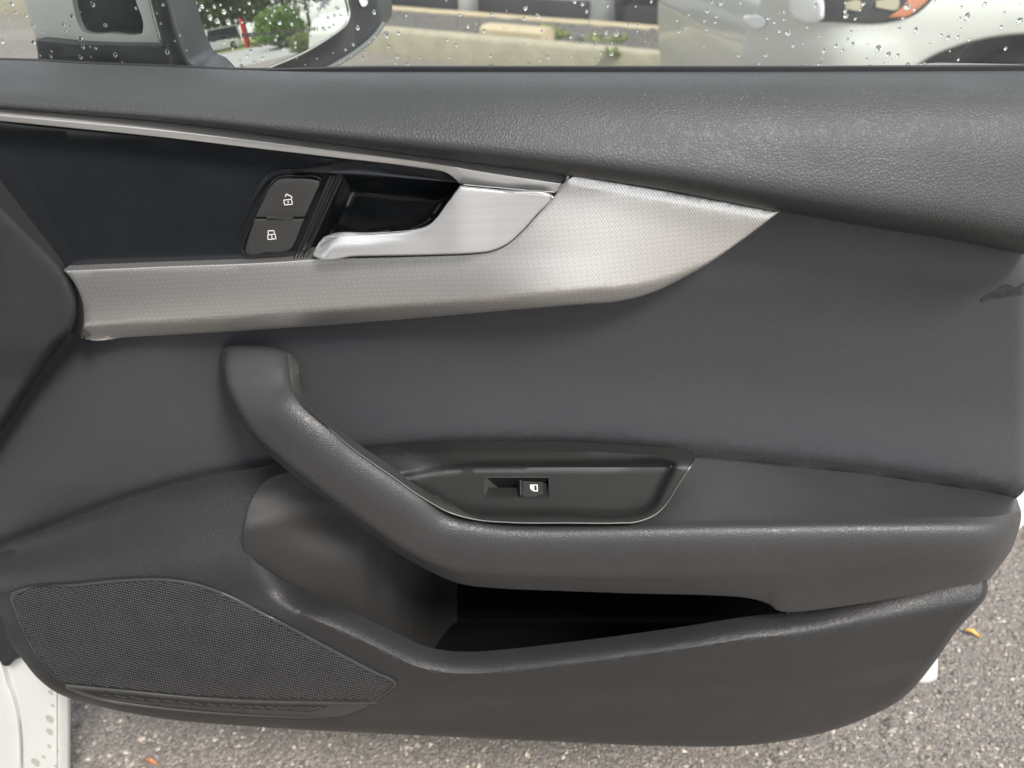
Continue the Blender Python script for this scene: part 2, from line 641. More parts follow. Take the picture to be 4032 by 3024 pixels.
def stones():
    m, n, b = new_mat('aggregate_stone')
    g = n.nodes.new('ShaderNodeNewGeometry')
    c = ramp(n, g.outputs['Random Per Island'], [(0.0, (0.12, 0.106, 0.096)), (0.45, (0.285, 0.252, 0.222)), (0.80, (0.38, 0.34, 0.295)), (0.92, (0.52, 0.45, 0.36)), (1.0, (0.70, 0.66, 0.58))])
    nz = noise(n, coords(n), 500, 3)
    c2 = ramp(n, nz.outputs[0], [(0.3, (0.7,) * 3), (0.7, (1.1,) * 3)])
    mx = n.nodes.new('ShaderNodeMix'); mx.data_type = 'RGBA'; mx.blend_type = 'MULTIPLY'; mx.inputs[0].default_value = 1
    link(n, c, mx.inputs[6]); link(n, c2, mx.inputs[7])
    link(n, mx.outputs[2], b.inputs['Base Color'])
    b.inputs['Roughness'].default_value = 0.45
    return m


M['stones'] = stones()


def rough_mat(name, c1, c2, scale, rough=0.9, bd=0.0, extra=None):
    m, n, b = new_mat(name)
    nz = noise(n, coords(n), scale, 6, 0.7)
    c = ramp(n, nz.outputs[0], [(0.3, c1), (0.7, c2)])
    link(n, c, b.inputs['Base Color'])
    b.inputs['Roughness'].default_value = rough
    if bd: bump(n, b, nz.outputs[0], 1.0, bd)
    return m


M['concrete'] = rough_mat('kerb_concrete', (0.32, 0.295, 0.215), (0.44, 0.405, 0.30), 9, 0.85, 0.004)
M['timber'] = rough_mat('pale_wheel_stop', (0.46, 0.38, 0.24), (0.56, 0.48, 0.33), 12, 0.85, 0.004)
M['mulch'] = rough_mat('mulch', (0.05, 0.045, 0.04), (0.30, 0.28, 0.26), 45, 0.95, 0.03)
M['lightroad'] = rough_mat('road_surface', (0.30, 0.30, 0.29), (0.38, 0.38, 0.37), 3, 0.8)
M['verge'] = rough_mat('grass_verge', (0.14, 0.19, 0.03), (0.30, 0.30, 0.07), 6, 0.9)
M['leafgreen'] = rough_mat('bush_leaves', (0.08, 0.17, 0.02), (0.24, 0.38, 0.06), 14, 0.6)
M['treegreen'] = rough_mat('tree_leaves', (0.07, 0.12, 0.03), (0.20, 0.26, 0.07), 5, 0.6)
M['weed'] = rough_mat('weed_leaves', (0.16, 0.21, 0.05), (0.30, 0.36, 0.12), 20, 0.6)
M['bark'] = rough_mat('bark', (0.06, 0.045, 0.035), (0.14, 0.11, 0.085), 14, 0.9, 0.01)
M['leaf'] = rough_mat('fallen_leaf', (0.55, 0.33, 0.06), (0.72, 0.50, 0.12), 90, 0.6)
M['leaf2'] = rough_mat('brown_leaf', (0.40, 0.16, 0.06), (0.55, 0.26, 0.12), 90, 0.6)

# ================================================================== THE DOOR
door = empty('car_door', (0.1, 0.06, 0.25), 'open black-trimmed car door with silver insert, armrest and speaker grille', 'car door')

# ---- upper roll
top_f = interp([(-80, 234), (0, 236), (148, 240), (290, 249), (637, 262), (940, 275), (1230, 282), (1800, 283), (2600, 283), (3200, 282), (4032, 278), (4120, 277)])
bot_f = interp([(-80, 418), (0, 425), (729, 489), (1276, 563), (1823, 637), (2239, 692), (2643, 753), (3070, 831), (3378, 886), (3745, 944), (4032, 1002), (4120, 1020)])
TT = np.array([0, .012, .03, .06, .10, .15, .22, .30, .40, .50, .60, .70, .78, .85, .90, .94, .97, .99, 1.0])
yr = interp([(0, .066), (.03, .046), (.06, .032), (.10, .018), (.15, .007), (.22, -.003), (.30, -.010), (.40, -.017), (.50, -.022), (.60, -.026), (.70, -.030), (.78, -.033), (.85, -.034), (.90, -.032), (.94, -.028), (.97, -.022), (.99, -.014), (1.0, -.004)])
yl = interp([(0, .066), (.06, .058), (.22, .040), (.40, .022), (.60, .004), (.70, -.004), (.85, -.010), (.94, -.011), (.98, -.008), (1.0, -.002)])
xs = np.linspace(-80, 4120, 150)
V = []
for x in xs:
    wgt = float(sstep(100, 2300, x))
    y = (1 - wgt) * yl(TT) + wgt * yr(TT)
    py = top_f(x) + TT * (bot_f(x) - top_f(x))
    pts = P(np.full(len(TT), x), py, y)
    back = pts[0] + np.array([0, 0.003, -0.03])
    low = pts[-1] + np.array([0, 0.02, 0.004])
    V += [back, *pts, low]
mesh_obj('upper_panel', V, grid_faces(len(xs), len(TT) + 2, True), M['roll'], door, sharp=60)

# ---- window seal and pane
sx = np.linspace(-80, 4120, 60)
V = []
for x in sx:
    a = P(x, top_f(x), 0.068)
    hgt = 0.0026 * float(sstep(900, 1500, x)) + 0.0004
    b_ = a + np.array([0, 0.0, hgt]); c_ = a + np.array([0, 0.004, hgt + 0.0004]); e_ = a + np.array([0, 0.004, -0.02])
    V += [a + np.array([0, 0, -0.02]), a, b_, c_, e_]
mesh_obj('window_seal', V, grid_faces(len(sx), 5, True), M['rubber'], door)
# bright outer waist trim behind the glass
mbw = MB()
wx = [3560, 3590, 3640, 3700, 3850, 4120]
wy = [262, 262, 255, 252, 255, 260]
mbw.tube([P(a, b, 0.10) for a, b in zip([3100, 3200, 3420] + wx[1:], [268, 262, 262] + wy[1:])], 0.0009, 6)
mbw.build('waist_trim', M['chrome'], door)
PY = 0.078
x0, x1 = -0.62, 0.72
mesh_obj('window_glass', [(x0, PY, 0.92), (x1, PY, 0.92), (x1, PY, 1.30), (x0, PY, 1.30)], [(0, 1, 2, 3)], M['pane'], door, smooth=False)

# ---- outer skin of the door (white, seen at the rear edge and the lower corner)
ska = [P(4015, 1900, 0.02), P(4060, 1900, 0.03)]
mb = MB()
A = P(3694, 2600, 0.055); B = P(3690, 2684, 0.055)
o_ = [(2600, 2500), (3500, 2672), (3560, 2682), (3676, 2684), (3688, 2676), (3692, 2660), (3694, 2560), (3760, 2400), (3900, 2150), (3985, 2120), (4035, 2060), (4300, 1700), (4300, 1100), (2600, 1100, 1)]
# shell kept behind the lining
field('outer_skin', [(420, 620, 1), (420, 2560, 1), (800, 2700), (1600, 2780), (2600, 2830, 1), (3200, 2740), (3500, 2672), (3560, 2680), (3672, 2684), (3688, 2674), (3692, 2640), (3696, 2500), (3760, 2330), (3840, 2200), (3960, 2130), (4040, 2060), (4100, 1980), (4300, 1850, 1), (4300, 1100, 1), (3000, 800, 1), (2000, 620, 1)],
      lambda x, y: 0.050 + 0.135 * sstep(3440, 3050, x), M['white'], door, step=90, skirt=0.05, edge=(10, 0.004))

# ---- middle vinyl panel
mid_low = interp([(-150, 2230), (0, 2162), (365, 2023), (729, 1908), (1094, 1841), (1585, 1778), (2187, 1772), (2734, 1801), (3463, 1874), (4000, 1956), (4120, 1975)])


def y_mid(x, y):
    t = (y - 900) / 1000
    v = 0.006 + 0.010 * np.sin(np.clip(t, 0, 1) * math.pi)
    v = v + 0.012 * sstep(1150, 850, y)                      # tucks in under the roll
    seam = np.array([(300, 1300), (232, 1345), (150, 1460), (0, 1680), (-150, 1880)], float)
    d = pdist(np.stack([x, y], 1), crom(seam, 8))
    v = v + 0.006 * np.exp(-(d / 70) ** 2) - 0.004 * np.exp(-((d - 260) / 160) ** 2)
    lo = y - mid_low(x)
    v = v - 0.004 * sstep(-330, -10, lo) * sstep(500, 1500, x)
    v = v + 0.006 * np.exp(-((lo + 5) / 26) ** 2) + 0.010 * sstep(-4, 14, lo) * sstep(2200, 2600, x)
    v = v + 0.012 * sstep(4025, 4075, x)
    v = v - 0.007 * np.exp(-(((x - 520) / 420) ** 2 + ((y - 1720) / 260) ** 2))
    return v


ml = [(x, float(mid_low(x)) + 14 + 30 * float(sstep(2300, 2700, x))) for x in (-150, 0, 365, 729, 1094, 1585, 2187, 2734, 3463, 3850)]
mid_out = [(-150, 1250, 1), (-150, 2244, 1)] + ml[1:] + [(3985, 1970), (4010, 1955), (4030, 1935), (4040, 1900), (4050, 1400), (4070, 960, 1), (3070, 800, 1), (2000, 1100), (1000, 1250)]
field('middle_panel', mid_out, y_mid, M['vinyl'], door, step=34, skirt=0.02,
      extra=[np.stack([np.linspace(-140, 4000, 160), mid_low(np.linspace(-140, 4000, 160)) - k], 1) for k in (6, 16, 30, 60)])

M['scuff'] = plain('scuffed_vinyl', (0.024, 0.024, 0.025), 0.55, nscale=200, var=0.4)
field('scuff_mark', [(3860, 1187), (3882, 1163), (3920, 1146), (3946, 1124), (3975, 1121), (3992, 1131), (4050, 1118), (4050, 1148), (4000, 1164), (3950, 1172), (3900, 1177)], lambda x, y: y_mid(x, y) - 0.00025, M['scuff'], door, step=14, skirt=0.0005)

# ---- dark front bolster
bol = [(-150, 640, 1), (0, 800), (120, 918), (200, 1000), (252, 1064), (288, 1130), (305, 1200), (300, 1262), (280, 1306), (232, 1346), (150, 1462), (0, 1682), (-150, 1900, 1)]
field('front_bolster', bol, lambda x, y: -0.0135 + 0.009 * sstep(1330, 1520, y) - 0.012 * sstep(330, -150, x), M['front'], door, step=30, skirt=0.05, edge=(36, 0.009))

# ---- gloss black decor panel with recess
gl_top = [(-150, 462), (0, 475), (633, 540), (1000, 584), (1400, 630), (1600, 655), (1762, 680)]
gloss_out = [(-150, 455, 1)] + gl_top[1:-1] + [(1700, 668, 1), (1432, 688, 1), (1350, 684, 1), (1338, 700, 1), (1180, 1030, 1), (1000, 1036), (600, 1056), (250, 1072), (-150, 1090, 1)]
field('gloss_panel', gloss_out, lambda x, y: -0.002 + 0.006 * sstep(1100, 450, y) , M['gloss'], door, step=40, skirt=0.012, edge=(8, 0.002))
lt_ = interp([(1150, 668), (1250, 652), (1400, 631), (1600, 653), (1740, 675), (1772, 686), (1798, 709)])
lb_ = interp([(1150, 674), (1432, 690), (1600, 703), (1798, 719)])
V = []
lx = np.linspace(1150, 1798, 70)
for x in lx:
    t0_, b0_ = float(lt_(x)), float(lb_(x))
    for t, y_ in ((0, .010), (0, -.0040), (.25, -.0056), (.5, -.0072), (.75, -.0088), (.92, -.0098), (.98, -.0098), (1.0, -.0090), (1.0, .015)):
        V.append(P(x, t0_ + (b0_ - t0_) * t, y_))
mesh_obj('gloss_lip', V, grid_faces(len(lx), 9, True), M['gloss'], door, sharp=50)
rec = [(1310, 668, 1), (1432, 676, 1), (1640, 690), (1830, 705, 1), (1850, 760), (1800, 860), (1740, 940), (1640, 985, 1), (1180, 1024, 1), (1250, 860), (1330, 690, 1)]
rec_a = np.array([q[:2] for q in rec], float)


def y_rec(x, y):
    d = pdist(np.stack([x, y], 1), rec_a, True)
    return 0.002 + 0.026 * sstep(0, 90, d) + 0.006 * sstep(1500, 1250, x)


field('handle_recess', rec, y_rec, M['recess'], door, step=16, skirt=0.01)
# pillar bars between the lock switch and the recess
mb = MB()
for (a, b, r_) in (((1318, 690), (1172, 1020), .0009), ((1304, 692), (1160, 1020), .0012), ((1345, 700), (1196, 1018), .0009)):
    mb.tube([P(a[0] + (b[0] - a[0]) * t, a[1] + (b[1] - a[1]) * t, -0.006) for t in np.linspace(0, 1, 14)], r_, 8)
mb.build('recess_bar', M['gloss'], door)

# ---- silver decor strip
st_top = interp([(-80, 414), (0, 423), (633, 480), (1276, 560), (1700, 616), (1952, 653), (2239, 691)])
st_mid = interp([(-80, 445), (0, 453), (633, 512), (1400, 604), (1700, 643), (1924, 681), (2211, 724)])
strip_out = [(-120, 408, 1), (0, 421), (633, 478), (1276, 559), (1700, 615), (1952, 653), (2232, 690, 1), (2240, 692), (2232, 706), (2192, 752), (2178, 758), (2100, 752), (1960, 740), (1822, 727), (1810, 722), (1790, 700), (1768, 684), (1740, 674), (1600, 652), (1400, 629), (1000, 583), (633, 540), (0, 476), (-120, 464, 1)]


st_bot = interp([(-120, 464), (0, 476), (633, 540), (1000, 583), (1400, 629), (1600, 652), (1700, 665), (1745, 676), (1772, 690), (1792, 706), (1808, 722), (1824, 727), (1960, 740), (2100, 752), (2190, 759)])
V = []
us = np.unique(np.concatenate([np.linspace(0, 1, 140), np.linspace(0.79, 0.86, 40)]))
for u_ in us:
    xt, xm, xb = -120 + u_ * 2359, -120 + u_ * 2334, -120 + u_ * 2306
    T_, M_, B_ = np.array([xt, st_top(xt) - 8 * float(sstep(2230, 2100, xt))]), np.array([xm, st_mid(xm)]), np.array([xb, float(st_bot(xb))])
    for a_, b_, t_, y_ in ((T_, T_, 0, .012), (T_, T_, 0, .000), (T_, M_, .06, -.0010), (T_, M_, .5, -.0050), (T_, M_, .93, -.0088), (T_, M_, 1, -.0095), (M_, B_, .08, -.0097), (M_, B_, .5, -.0095), (M_, B_, .93, -.0090), (M_, B_, 1, -.0082), (M_, B_, 1, .004)):
        q = a_ + (b_ - a_) * t_
        V.append(P(q[0], q[1], y_))
mesh_obj('decor_strip', V, grid_faces(len(us), 11, True), M['strip'], door, sharp=24)
mb = MB()
mb.tube([P(2238, 692, -0.002), P(2213, 724, -0.0098), P(2186, 757, -0.009)], 0.0007, 8)
mb.tube([P(2186, 757, -0.009), P(2100, 751, -0.0085), P(1960, 739, -0.0085), P(1826, 727, -0.0085)], 0.0004, 6)
mb.build('strip_edge', M['chrome'], door)

# ---- woven silver insert
ins = [(250, 1064, 1), (600, 1049), (1165, 1024), (1240, 1018), (1500, 1010), (1700, 1004), (1868, 996), (1924, 990), (1994, 962), (2050, 914), (2120, 835), (2184, 766), (2240, 700), (2254, 692), (2275, 691), (2351, 703), (2643, 752), (3074, 832, 1), (2920, 948), (2780, 1045), (2690, 1095), (2610, 1135), (2520, 1168), (2430, 1188), (2300, 1198), (2000, 1222), (1500, 1264), (1000, 1300), (500, 1328), (345, 1337), (322, 1328, 1), (330, 1240), (318, 1170), (290, 1112)]
ins_low = np.array([(345, 1337), (500, 1328), (1000, 1300), (1500, 1264), (2000, 1222), (2300, 1198), (2430, 1188), (2520, 1168), (2610, 1135), (2690, 1095), (2780, 1045), (2920, 948)], float)
ins_top = np.array([(2275, 691), (2351, 703), (2643, 752), (3074, 832)], float)


def y_ins(x, y):
    p = np.stack([x, y], 1)
    d1 = pdist(p, ins_low); d2 = pdist(p, ins_top)
    v = -0.0105 - 0.014 * np.clip((y - 760) / 430, 0, 1) * np.exp(-((x - 2200) / 430) ** 2) - 0.003 * np.sin(np.clip((y - 1000) / 320, 0, 1) * math.pi) * sstep(2600, 1500, x)
    cw = 58 * sstep(2900, 2350, x) + 2
    v = v + 0.010 * np.minimum(cw / 58, 1) * (1 - np.clip(d1 / cw, 0, 1)) ** 1.2
    v = v + 0.0022 * (1 - np.clip(d2 / 42, 0, 1))
    v = v + 0.006 * sstep(2300, 3074, x)
    return v


def off_line(l, k):
    l = crom([tuple(q) for q in l], 14)
    T = np.gradient(l, axis=0); T /= np.linalg.norm(T, axis=1)[:, None]
    return l + np.stack([T[:, 1], -T[:, 0]], 1) * k


field('silver_insert', ins, y_ins, M['woven'], door, step=26, skirt=0.022, edge=(7, 0.0022), sharp=50,
      extra=[off_line(ins_low, k) for k in (14, 30, 46, 58, 66)] + [off_line(ins_top, -k) for k in (12, 28, 40, 46)])
# smooth return at the front end of the insert
field('insert_return', [(248, 1066, 1), (292, 1118), (318, 1172), (330, 1240), (326, 1300), (340, 1338, 1), (275, 1318, 1), (298, 1250), (306, 1200), (290, 1130)], lambda x, y: -0.003 - 0.009 * sstep(270, 335, x), M['dimchrome'], door, step=12, skirt=0.01)

# ---- release handle
lev = [(1233, 1006), (1242, 980), (1256, 957), (1272, 939), (1292, 930), (1460, 920), (1642, 905), (1675, 896), (1700, 881), (1727, 852), (1799, 751), (1811, 736, 1), (2000, 754), (2170, 770), (2177, 775), (2172, 783), (2120, 837), (2050, 914), (1994, 962), (1960, 979), (1924, 990), (1868, 996), (1700, 1003), (1400, 1009), (1245, 1014)]
lev_top = np.array([(1256, 957), (1292, 930), (1460, 920), (1642, 905), (1700, 881)], float)


def y_lev(x, y):
    d = pdist(np.stack([x, y], 1), lev_top)
    v = -0.0215 + 0.003 * sstep(1500, 2100, x)
    v = v + 0.0045 * np.clip((44 - d) / 44, 0, 1) * sstep(1750, 1450, x)
    v = v - 0.0022 * np.exp(-((x - 1820) / 90) ** 2)
    dl_ = ((x - 1236) * 0.78 + (y - 1004) * 0.62)            # facet at the finger end
    v = v + 0.007 * np.clip((34 - dl_) / 34, 0, 1.2)
    return v


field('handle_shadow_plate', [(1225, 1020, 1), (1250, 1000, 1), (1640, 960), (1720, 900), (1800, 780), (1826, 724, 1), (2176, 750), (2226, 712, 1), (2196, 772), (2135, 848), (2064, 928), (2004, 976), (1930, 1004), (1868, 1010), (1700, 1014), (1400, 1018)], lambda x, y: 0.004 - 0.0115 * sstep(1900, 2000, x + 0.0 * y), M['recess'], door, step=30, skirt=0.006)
field('release_handle', lev, y_lev, M['brushed'], door, step=14, skirt=0.0022, edge=(6, 0.0016), sharp=60)
mb = MB()
mb.tube([P(a, b, c) for a, b, c in [(1244, 982, -.010), (1257, 957, -.0135), (1273, 940, -.0155), (1293, 931, -.0165), (1460, 921, -.0175), (1642, 906, -.018), (1675, 897, -.0185), (1700, 882, -.019), (1727, 853, -.019), (1799, 752, -.0185), (1811, 738, -.018)]], 0.0004, 8)
mb.tube([P(a, b, -.0185) for a, b in [(1811, 740), (2000, 758), (2172, 775)]], 0.0003, 8)
mb.tube([P(2170, 773, -.0185), P(2177, 777, -.0185)], 0.0012, 8)
mb.build('handle_edge', M['chrome'], door)

# ---- lock switch
lk = empty('lock_switch', (0, 0, 0)); lk.parent = door
BASE[lk.name] = np.array(door.location)
up_key = [(1004, 857, 1), (1030, 803), (1069, 731), (1086, 714), (1105, 706), (1130, 704), (1245, 710), (1257, 714), (1258, 724), (1240, 768), (1200, 857, 1)]
lo_key = [(1003, 861, 1), (1199, 861, 1), (1180, 910), (1158, 962), (1147, 980), (1128, 989), (1050, 995), (975, 1000), (965, 994), (968, 975)]
yk = -0.0065
field('lock_button', up_key, lambda x, y: yk + 0 * x, M['button'], lk, step=14, skirt=0.008, edge=(7, 0.0018))
field('lock_button', lo_key, lambda x, y: yk + 0 * x, M['button'], lk, step=14, skirt=0.008, edge=(7, 0.0018))
field('divider', [(1052, 852), (1149, 853), (1153, 856), (1154, 859), (1153, 862), (1149, 865), (1052, 865), (1049, 862), (1048, 859), (1049, 855)], lambda x, y: yk - 0.0012 + 0 * x, M['smooth'], lk, step=6, skirt=0.003, edge=(3, 0.0008), raw=True)


def ribbon(name, lines, y, wpx, mat, parent):
    mb = MB()
    for l in lines:
        l = np.array(l, float)
        n_ = 10 if len(l) < 4 else 4
        l = crom([(*q, 1) for q in l], n_)
        T = np.gradient(l, axis=0); T /= np.linalg.norm(T, axis=1)[:, None] + 1e-9
        N = np.stack([T[:, 1], -T[:, 0]], 1) * wpx / 2
        a, b = l + N, l - N
        VV = np.concatenate([P(a[:, 0], a[:, 1], y), P(b[:, 0], b[:, 1], y), P(a[:, 0], a[:, 1], y + 0.0003), P(b[:, 0], b[:, 1], y + 0.0003)])
        k = len(l)
        fs = []
        for i in range(k - 1):
            fs += [(i, i + 1, k + i + 1, k + i), (i + 1, i, 2 * k + i, 2 * k + i + 1), (k + i, k + i + 1, 3 * k + i + 1, 3 * k + i)]
        mb.add(VV, fs)
    return mb.build(name, mat, parent, smooth=False)


yi = yk - 0.0004
ribbon('unlock_icon', [[(1117, 788), (1148, 785), (1151, 804), (1121, 807), (1117, 788)], [(1147, 785), (1149, 775), (1128, 764), (1123, 775)], [(1134, 791), (1135, 800)]], yi, 3.6, M['icon'], lk)
ribbon('padlock_icon', [[(1054, 925), (1083, 922), (1087, 940), (1055, 943), (1054, 925)], [(1057, 924), (1055, 909), (1078, 908), (1081, 922)], [(1070, 927), (1071, 938)]], yi, 3.6, M['icon'], lk)
mb = MB()
fr1 = crom([(961, 998), (951, 980), (956, 960), (1000, 865), (1054, 748), (1070, 722), (1090, 703), (1118, 694), (1180, 694), (1250, 698), (1264, 706)], 8)
mb.tube(P(fr1[:, 0], fr1[:, 1], np.full(len(fr1), -0.0035)), 0.0007, 8)
fr2 = crom([(935, 918), (984, 807), (1033, 716), (1056, 690), (1088, 677), (1141, 672), (1310, 678)], 8)
mb.tube(P(fr2[:, 0], fr2[:, 1], np.full(len(fr2), -0.0028)), np.linspace(0.0002, 0.0008, len(fr2)), 8)
fr3 = fr2 + np.array([11, 9]) * np.linspace(0.3, 1, len(fr2))[:, None]
mb.tube(P(fr3[:, 0], fr3[:, 1], np.full(len(fr3), -0.0025)), np.linspace(0.0002, 0.0006, len(fr3)), 8)
mb.build('bezel', M['gloss'], lk)

# ---- armrest and pull handle: one skin
# stations: back, inner edge, ridge, face, crease, bottom  (px, py, y)
def st(b, e, r_, m_, c, o, ys): return [(*q, y) for q, y in zip((b, e, r_, m_, c, o), ys)]


def hy(c): return (c + .013, c - .0025, c - .0135, c - .013, c - .012, c + .010)


def ay(k=1.0): return (.009, -.0585, -.0765, -.0765, -.0750, -.060)


ARM = [
    st((1150, 1396), (1128, 1384), (1062, 1360), (980, 1351), (905, 1362), (872, 1376), (.010, .008, .006, .006, .007, .010)),
    st((1162, 1402), (1130, 1392), (1068, 1374), (982, 1370), (900, 1382), (864, 1392), (.004, -.001, -.007, -.008, -.006, .006)),
    st((1172, 1432), (1134, 1432), (1082, 1436), (990, 1442), (888, 1450), (863, 1436), hy(-.010)),
    st((1178, 1500), (1143, 1503), (1092, 1515), (1000, 1535), (912, 1555), (886, 1560), hy(-.027)),
    st((1203, 1577), (1172, 1574), (1122, 1608), (1060, 1655), (1000, 1702), (976, 1708), hy(-.046)),
    st((1316, 1672), (1294, 1686), (1250, 1740), (1198, 1782), (1138, 1828), (1118, 1845), hy(-.056)),
    st((1430, 1758), (1400, 1775), (1360, 1828), (1320, 1873), (1272, 1935), (1255, 1953), hy(-.058)),
    st((1560, 1846), (1536, 1870), (1497, 1922), (1455, 1978), (1408, 2033), (1390, 2054), hy(-.060)),
    st((1690, 1946), (1671, 1964), (1640, 2022), (1610, 2080), (1568, 2146), (1551, 2170), hy(-.061)),
    st((1805, 1920), (1773, 2019), (1750, 2075), (1728, 2138), (1700, 2215), (1687, 2249), (-.010, -.0575, -.0745, -.075, -.073, -.055)),
    st((1900, 1830), (1875, 2046), (1857, 2099), (1842, 2165), (1825, 2248), (1815, 2302), (-.002, -.0595, -.0755, -.075, -.074, -.058)),
    st((2020, 1783), (2010, 2057), (2004, 2112), (1998, 2180), (1990, 2258), (1985, 2321), ay()),
    st((2240, 1775), (2240, 2060), (2240, 2114), (2240, 2185), (2240, 2265), (2240, 2331), ay()),
    st((2500, 1789), (2500, 2056), (2500, 2110), (2500, 2183), (2500, 2267), (2500, 2340), ay()),
    st((2760, 1806), (2760, 2050), (2760, 2105), (2760, 2178), (2760, 2264), (2760, 2346), ay()),
    st((2930, 1822), (2930, 2048), (2930, 2102), (2930, 2175), (2930, 2259), (2930, 2356), ay()),
    st((3020, 1831), (3020, 2047), (3020, 2100), (3020, 2172), (3020, 2255), (3020, 2378), ay()),
    st((3105, 1840), (3105, 2045), (3105, 2098), (3105, 2170), (3105, 2251), (3105, 2414), ay()),
    st((3400, 1869), (3400, 2040), (3400, 2093), (3400, 2162), (3400, 2238), (3400, 2379), ay()),
    st((3700, 1912), (3700, 2036), (3700, 2090), (3700, 2150), (3700, 2218), (3700, 2326), ay()),
    st((3890, 1940), (3905, 2034), (3900, 2089), (3895, 2143), (3885, 2202), (3850, 2296), (.008, -.055, -.0725, -.069, -.0715, -.056)),
    st((3975, 1953), (3990, 2020), (3990, 2078), (3980, 2128), (3955, 2185), (3880, 2288), (.012, -.038, -.056, -.052, -.056, -.046)),
    st((4002, 1958), (4020, 2012), (4023, 2064), (4012, 2112), (3980, 2172), (3893, 2287), (.020, -.008, -.018, -.016, -.020, -.018)),
]
A0 = np.array(ARM)[:, [0, 1, 2, 4, 5]]
Wp = np.stack([P(s[:, 0], s[:, 1], s[:, 2]) for s in A0])
dip = np.array([{10: .010, 11: .022, 12: .022, 13: .010}.get(k, 0.0) for k in range(len(A0))])
Wp = np.concatenate([Wp[:, :1], (Wp[:, :1] + Wp[:, 1:2]) / 2 - dip[:, None, None] * np.array([0, 0, 1.0]), Wp[:, 1:]], 1)          # stations x 5 x 3
wrap = np.array([(0, .003, -.012) if k < 9 else (0, .03, -.006) for k in range(len(A0))])[:, None, :]
Wp = np.concatenate([Wp[:, :1] + wrap, Wp, Wp[:, -1:, :] + np.array([0, 0.035, -0.004])], 1)
Wp = catmull_rows(Wp, 7)
RADII = [0, .002, .010, .002, .019, .0065, .003, 0]


def fillet(sec):
    out = [sec[0]]
    for i in range(1, len(sec) - 1):
        a, p, b = sec[i - 1], sec[i], sec[i + 1]
        la, lb = np.linalg.norm(a - p), np.linalg.norm(b - p)
        if i == 4: ra, rb = min(.013, la * 0.8), lb * 0.72
        else: ra = rb = min(RADII[i], la * (0.2 if i == 5 else 0.4), lb * 0.4)
        s_, e_ = p + (a - p) / la * ra, p + (b - p) / lb * rb
        q = out[-1]
        for t in (0.25, 0.5, 0.75): out.append(q + (s_ - q) * t)
        for t in np.linspace(0, 1, 13): out.append((1 - t) ** 2 * s_ + 2 * t * (1 - t) * p + t * t * e_)
    out.append(sec[-1])
    return np.array(out)


Wp = np.stack([fillet(q) for q in Wp])
nu, nv = Wp.shape[:2]
mesh_obj('armrest', Wp.reshape(-1, 3), grid_faces(nu, nv, False), M['arm'], door, sharp=None)
# smooth plastic side of the pull handle
SE = [(1130, 1388, -.002), (1134, 1432, -.0125), (1143, 1503, -.0295), (1160, 1554, -.0425), (1182, 1585, -.0500), (1222, 1625, -.0550), (1294, 1686, -.0588), (1400, 1775, -.0608), (1536, 1870, -.0628), (1671, 1964, -.0642), (1773, 2019, -.0638), (1875, 2047, -.0655)]
SB = [(1160, 1400, .002), (1174, 1432, -.008), (1182, 1503, -.022), (1202, 1572, -.030), (1228, 1605, -.034), (1268, 1640, -.036), (1340, 1694, -.038), (1450, 1778, -.038), (1585, 1876, -.040), (1730, 1962, -.045), (1830, 2005, -.050), (1900, 2030, -.057)]
sa, sb = catmull_rows(SE, 6), catmull_rows(SB, 6)
rows = []
for t in (0, .12, .5, 1.0, 1.3):
    q = sa * (1 - min(t, 1)) + sb * min(t, 1)
    yy = q[:, 2] - 0.0012 * (0.3 if t == 0 else 1.0) + (0.003 if t > 1 else 0)
    rows.append(P(q[:, 0], q[:, 1], yy))
Wp = np.stack(rows, 1)
mesh_obj('handle_side_strip', Wp.reshape(-1, 3), grid_faces(len(sa), 5, True), M['smooth'], door, sharp=60)

# ---- window switch panel on the armrest
sw_line = [(1294, 1686), (1400, 1775), (1536, 1870), (1671, 1964), (1773, 2019), (1875, 2046), (2010, 2057), (2240, 2059), (2440, 2059), (2500, 2056), (2545, 2043), (2580, 2026), (2607, 2003), (2675, 1903), (2739, 1806)]
y_arm_top = lambda x, y: 0.001 - 0.064 * np.clip((y - 1780) / 280, 0, 1.05)
sw_out = [(1440, 1796, 1), (1480, 1788), (1585, 1779), (1800, 1773), (2187, 1773), (2500, 1788), (2738, 1806, 1), (2675, 1903), (2607, 2003), (2580, 2026), (2545, 2043), (2500, 2056), (2440, 2059), (2240, 2059), (2010, 2057), (1875, 2046), (1773, 2019), (1671, 1964), (1536, 1868)]
sw_in = np.array([(1560, 1880), (1640, 1858), (1807, 1834), (2078, 1826), (2400, 1824), (2640, 1823), (2656, 1828), (2654, 1840), (2620, 1912), (2566, 2003), (2532, 2022), (2485, 2030), (2200, 2029), (1942, 2026), (1870, 2020), (1807, 2006), (1705, 1952)], float)
sw_in = crom([tuple(q) for q in sw_in], 10, True)


def y_sw(x, y):
    p = np.stack([x, y], 1)
    ins_ = pin(p, sw_in)
    d = pdist(p, sw_in, True) * np.where(ins_, 1, -1)
    base = y_arm_top(x, y) - 0.0045
    base = base - 0.010 * sstep(1850, 1770, y) * sstep(1500, 1800, x)
    return base + 0.0040 * sstep(-12, 26, d)


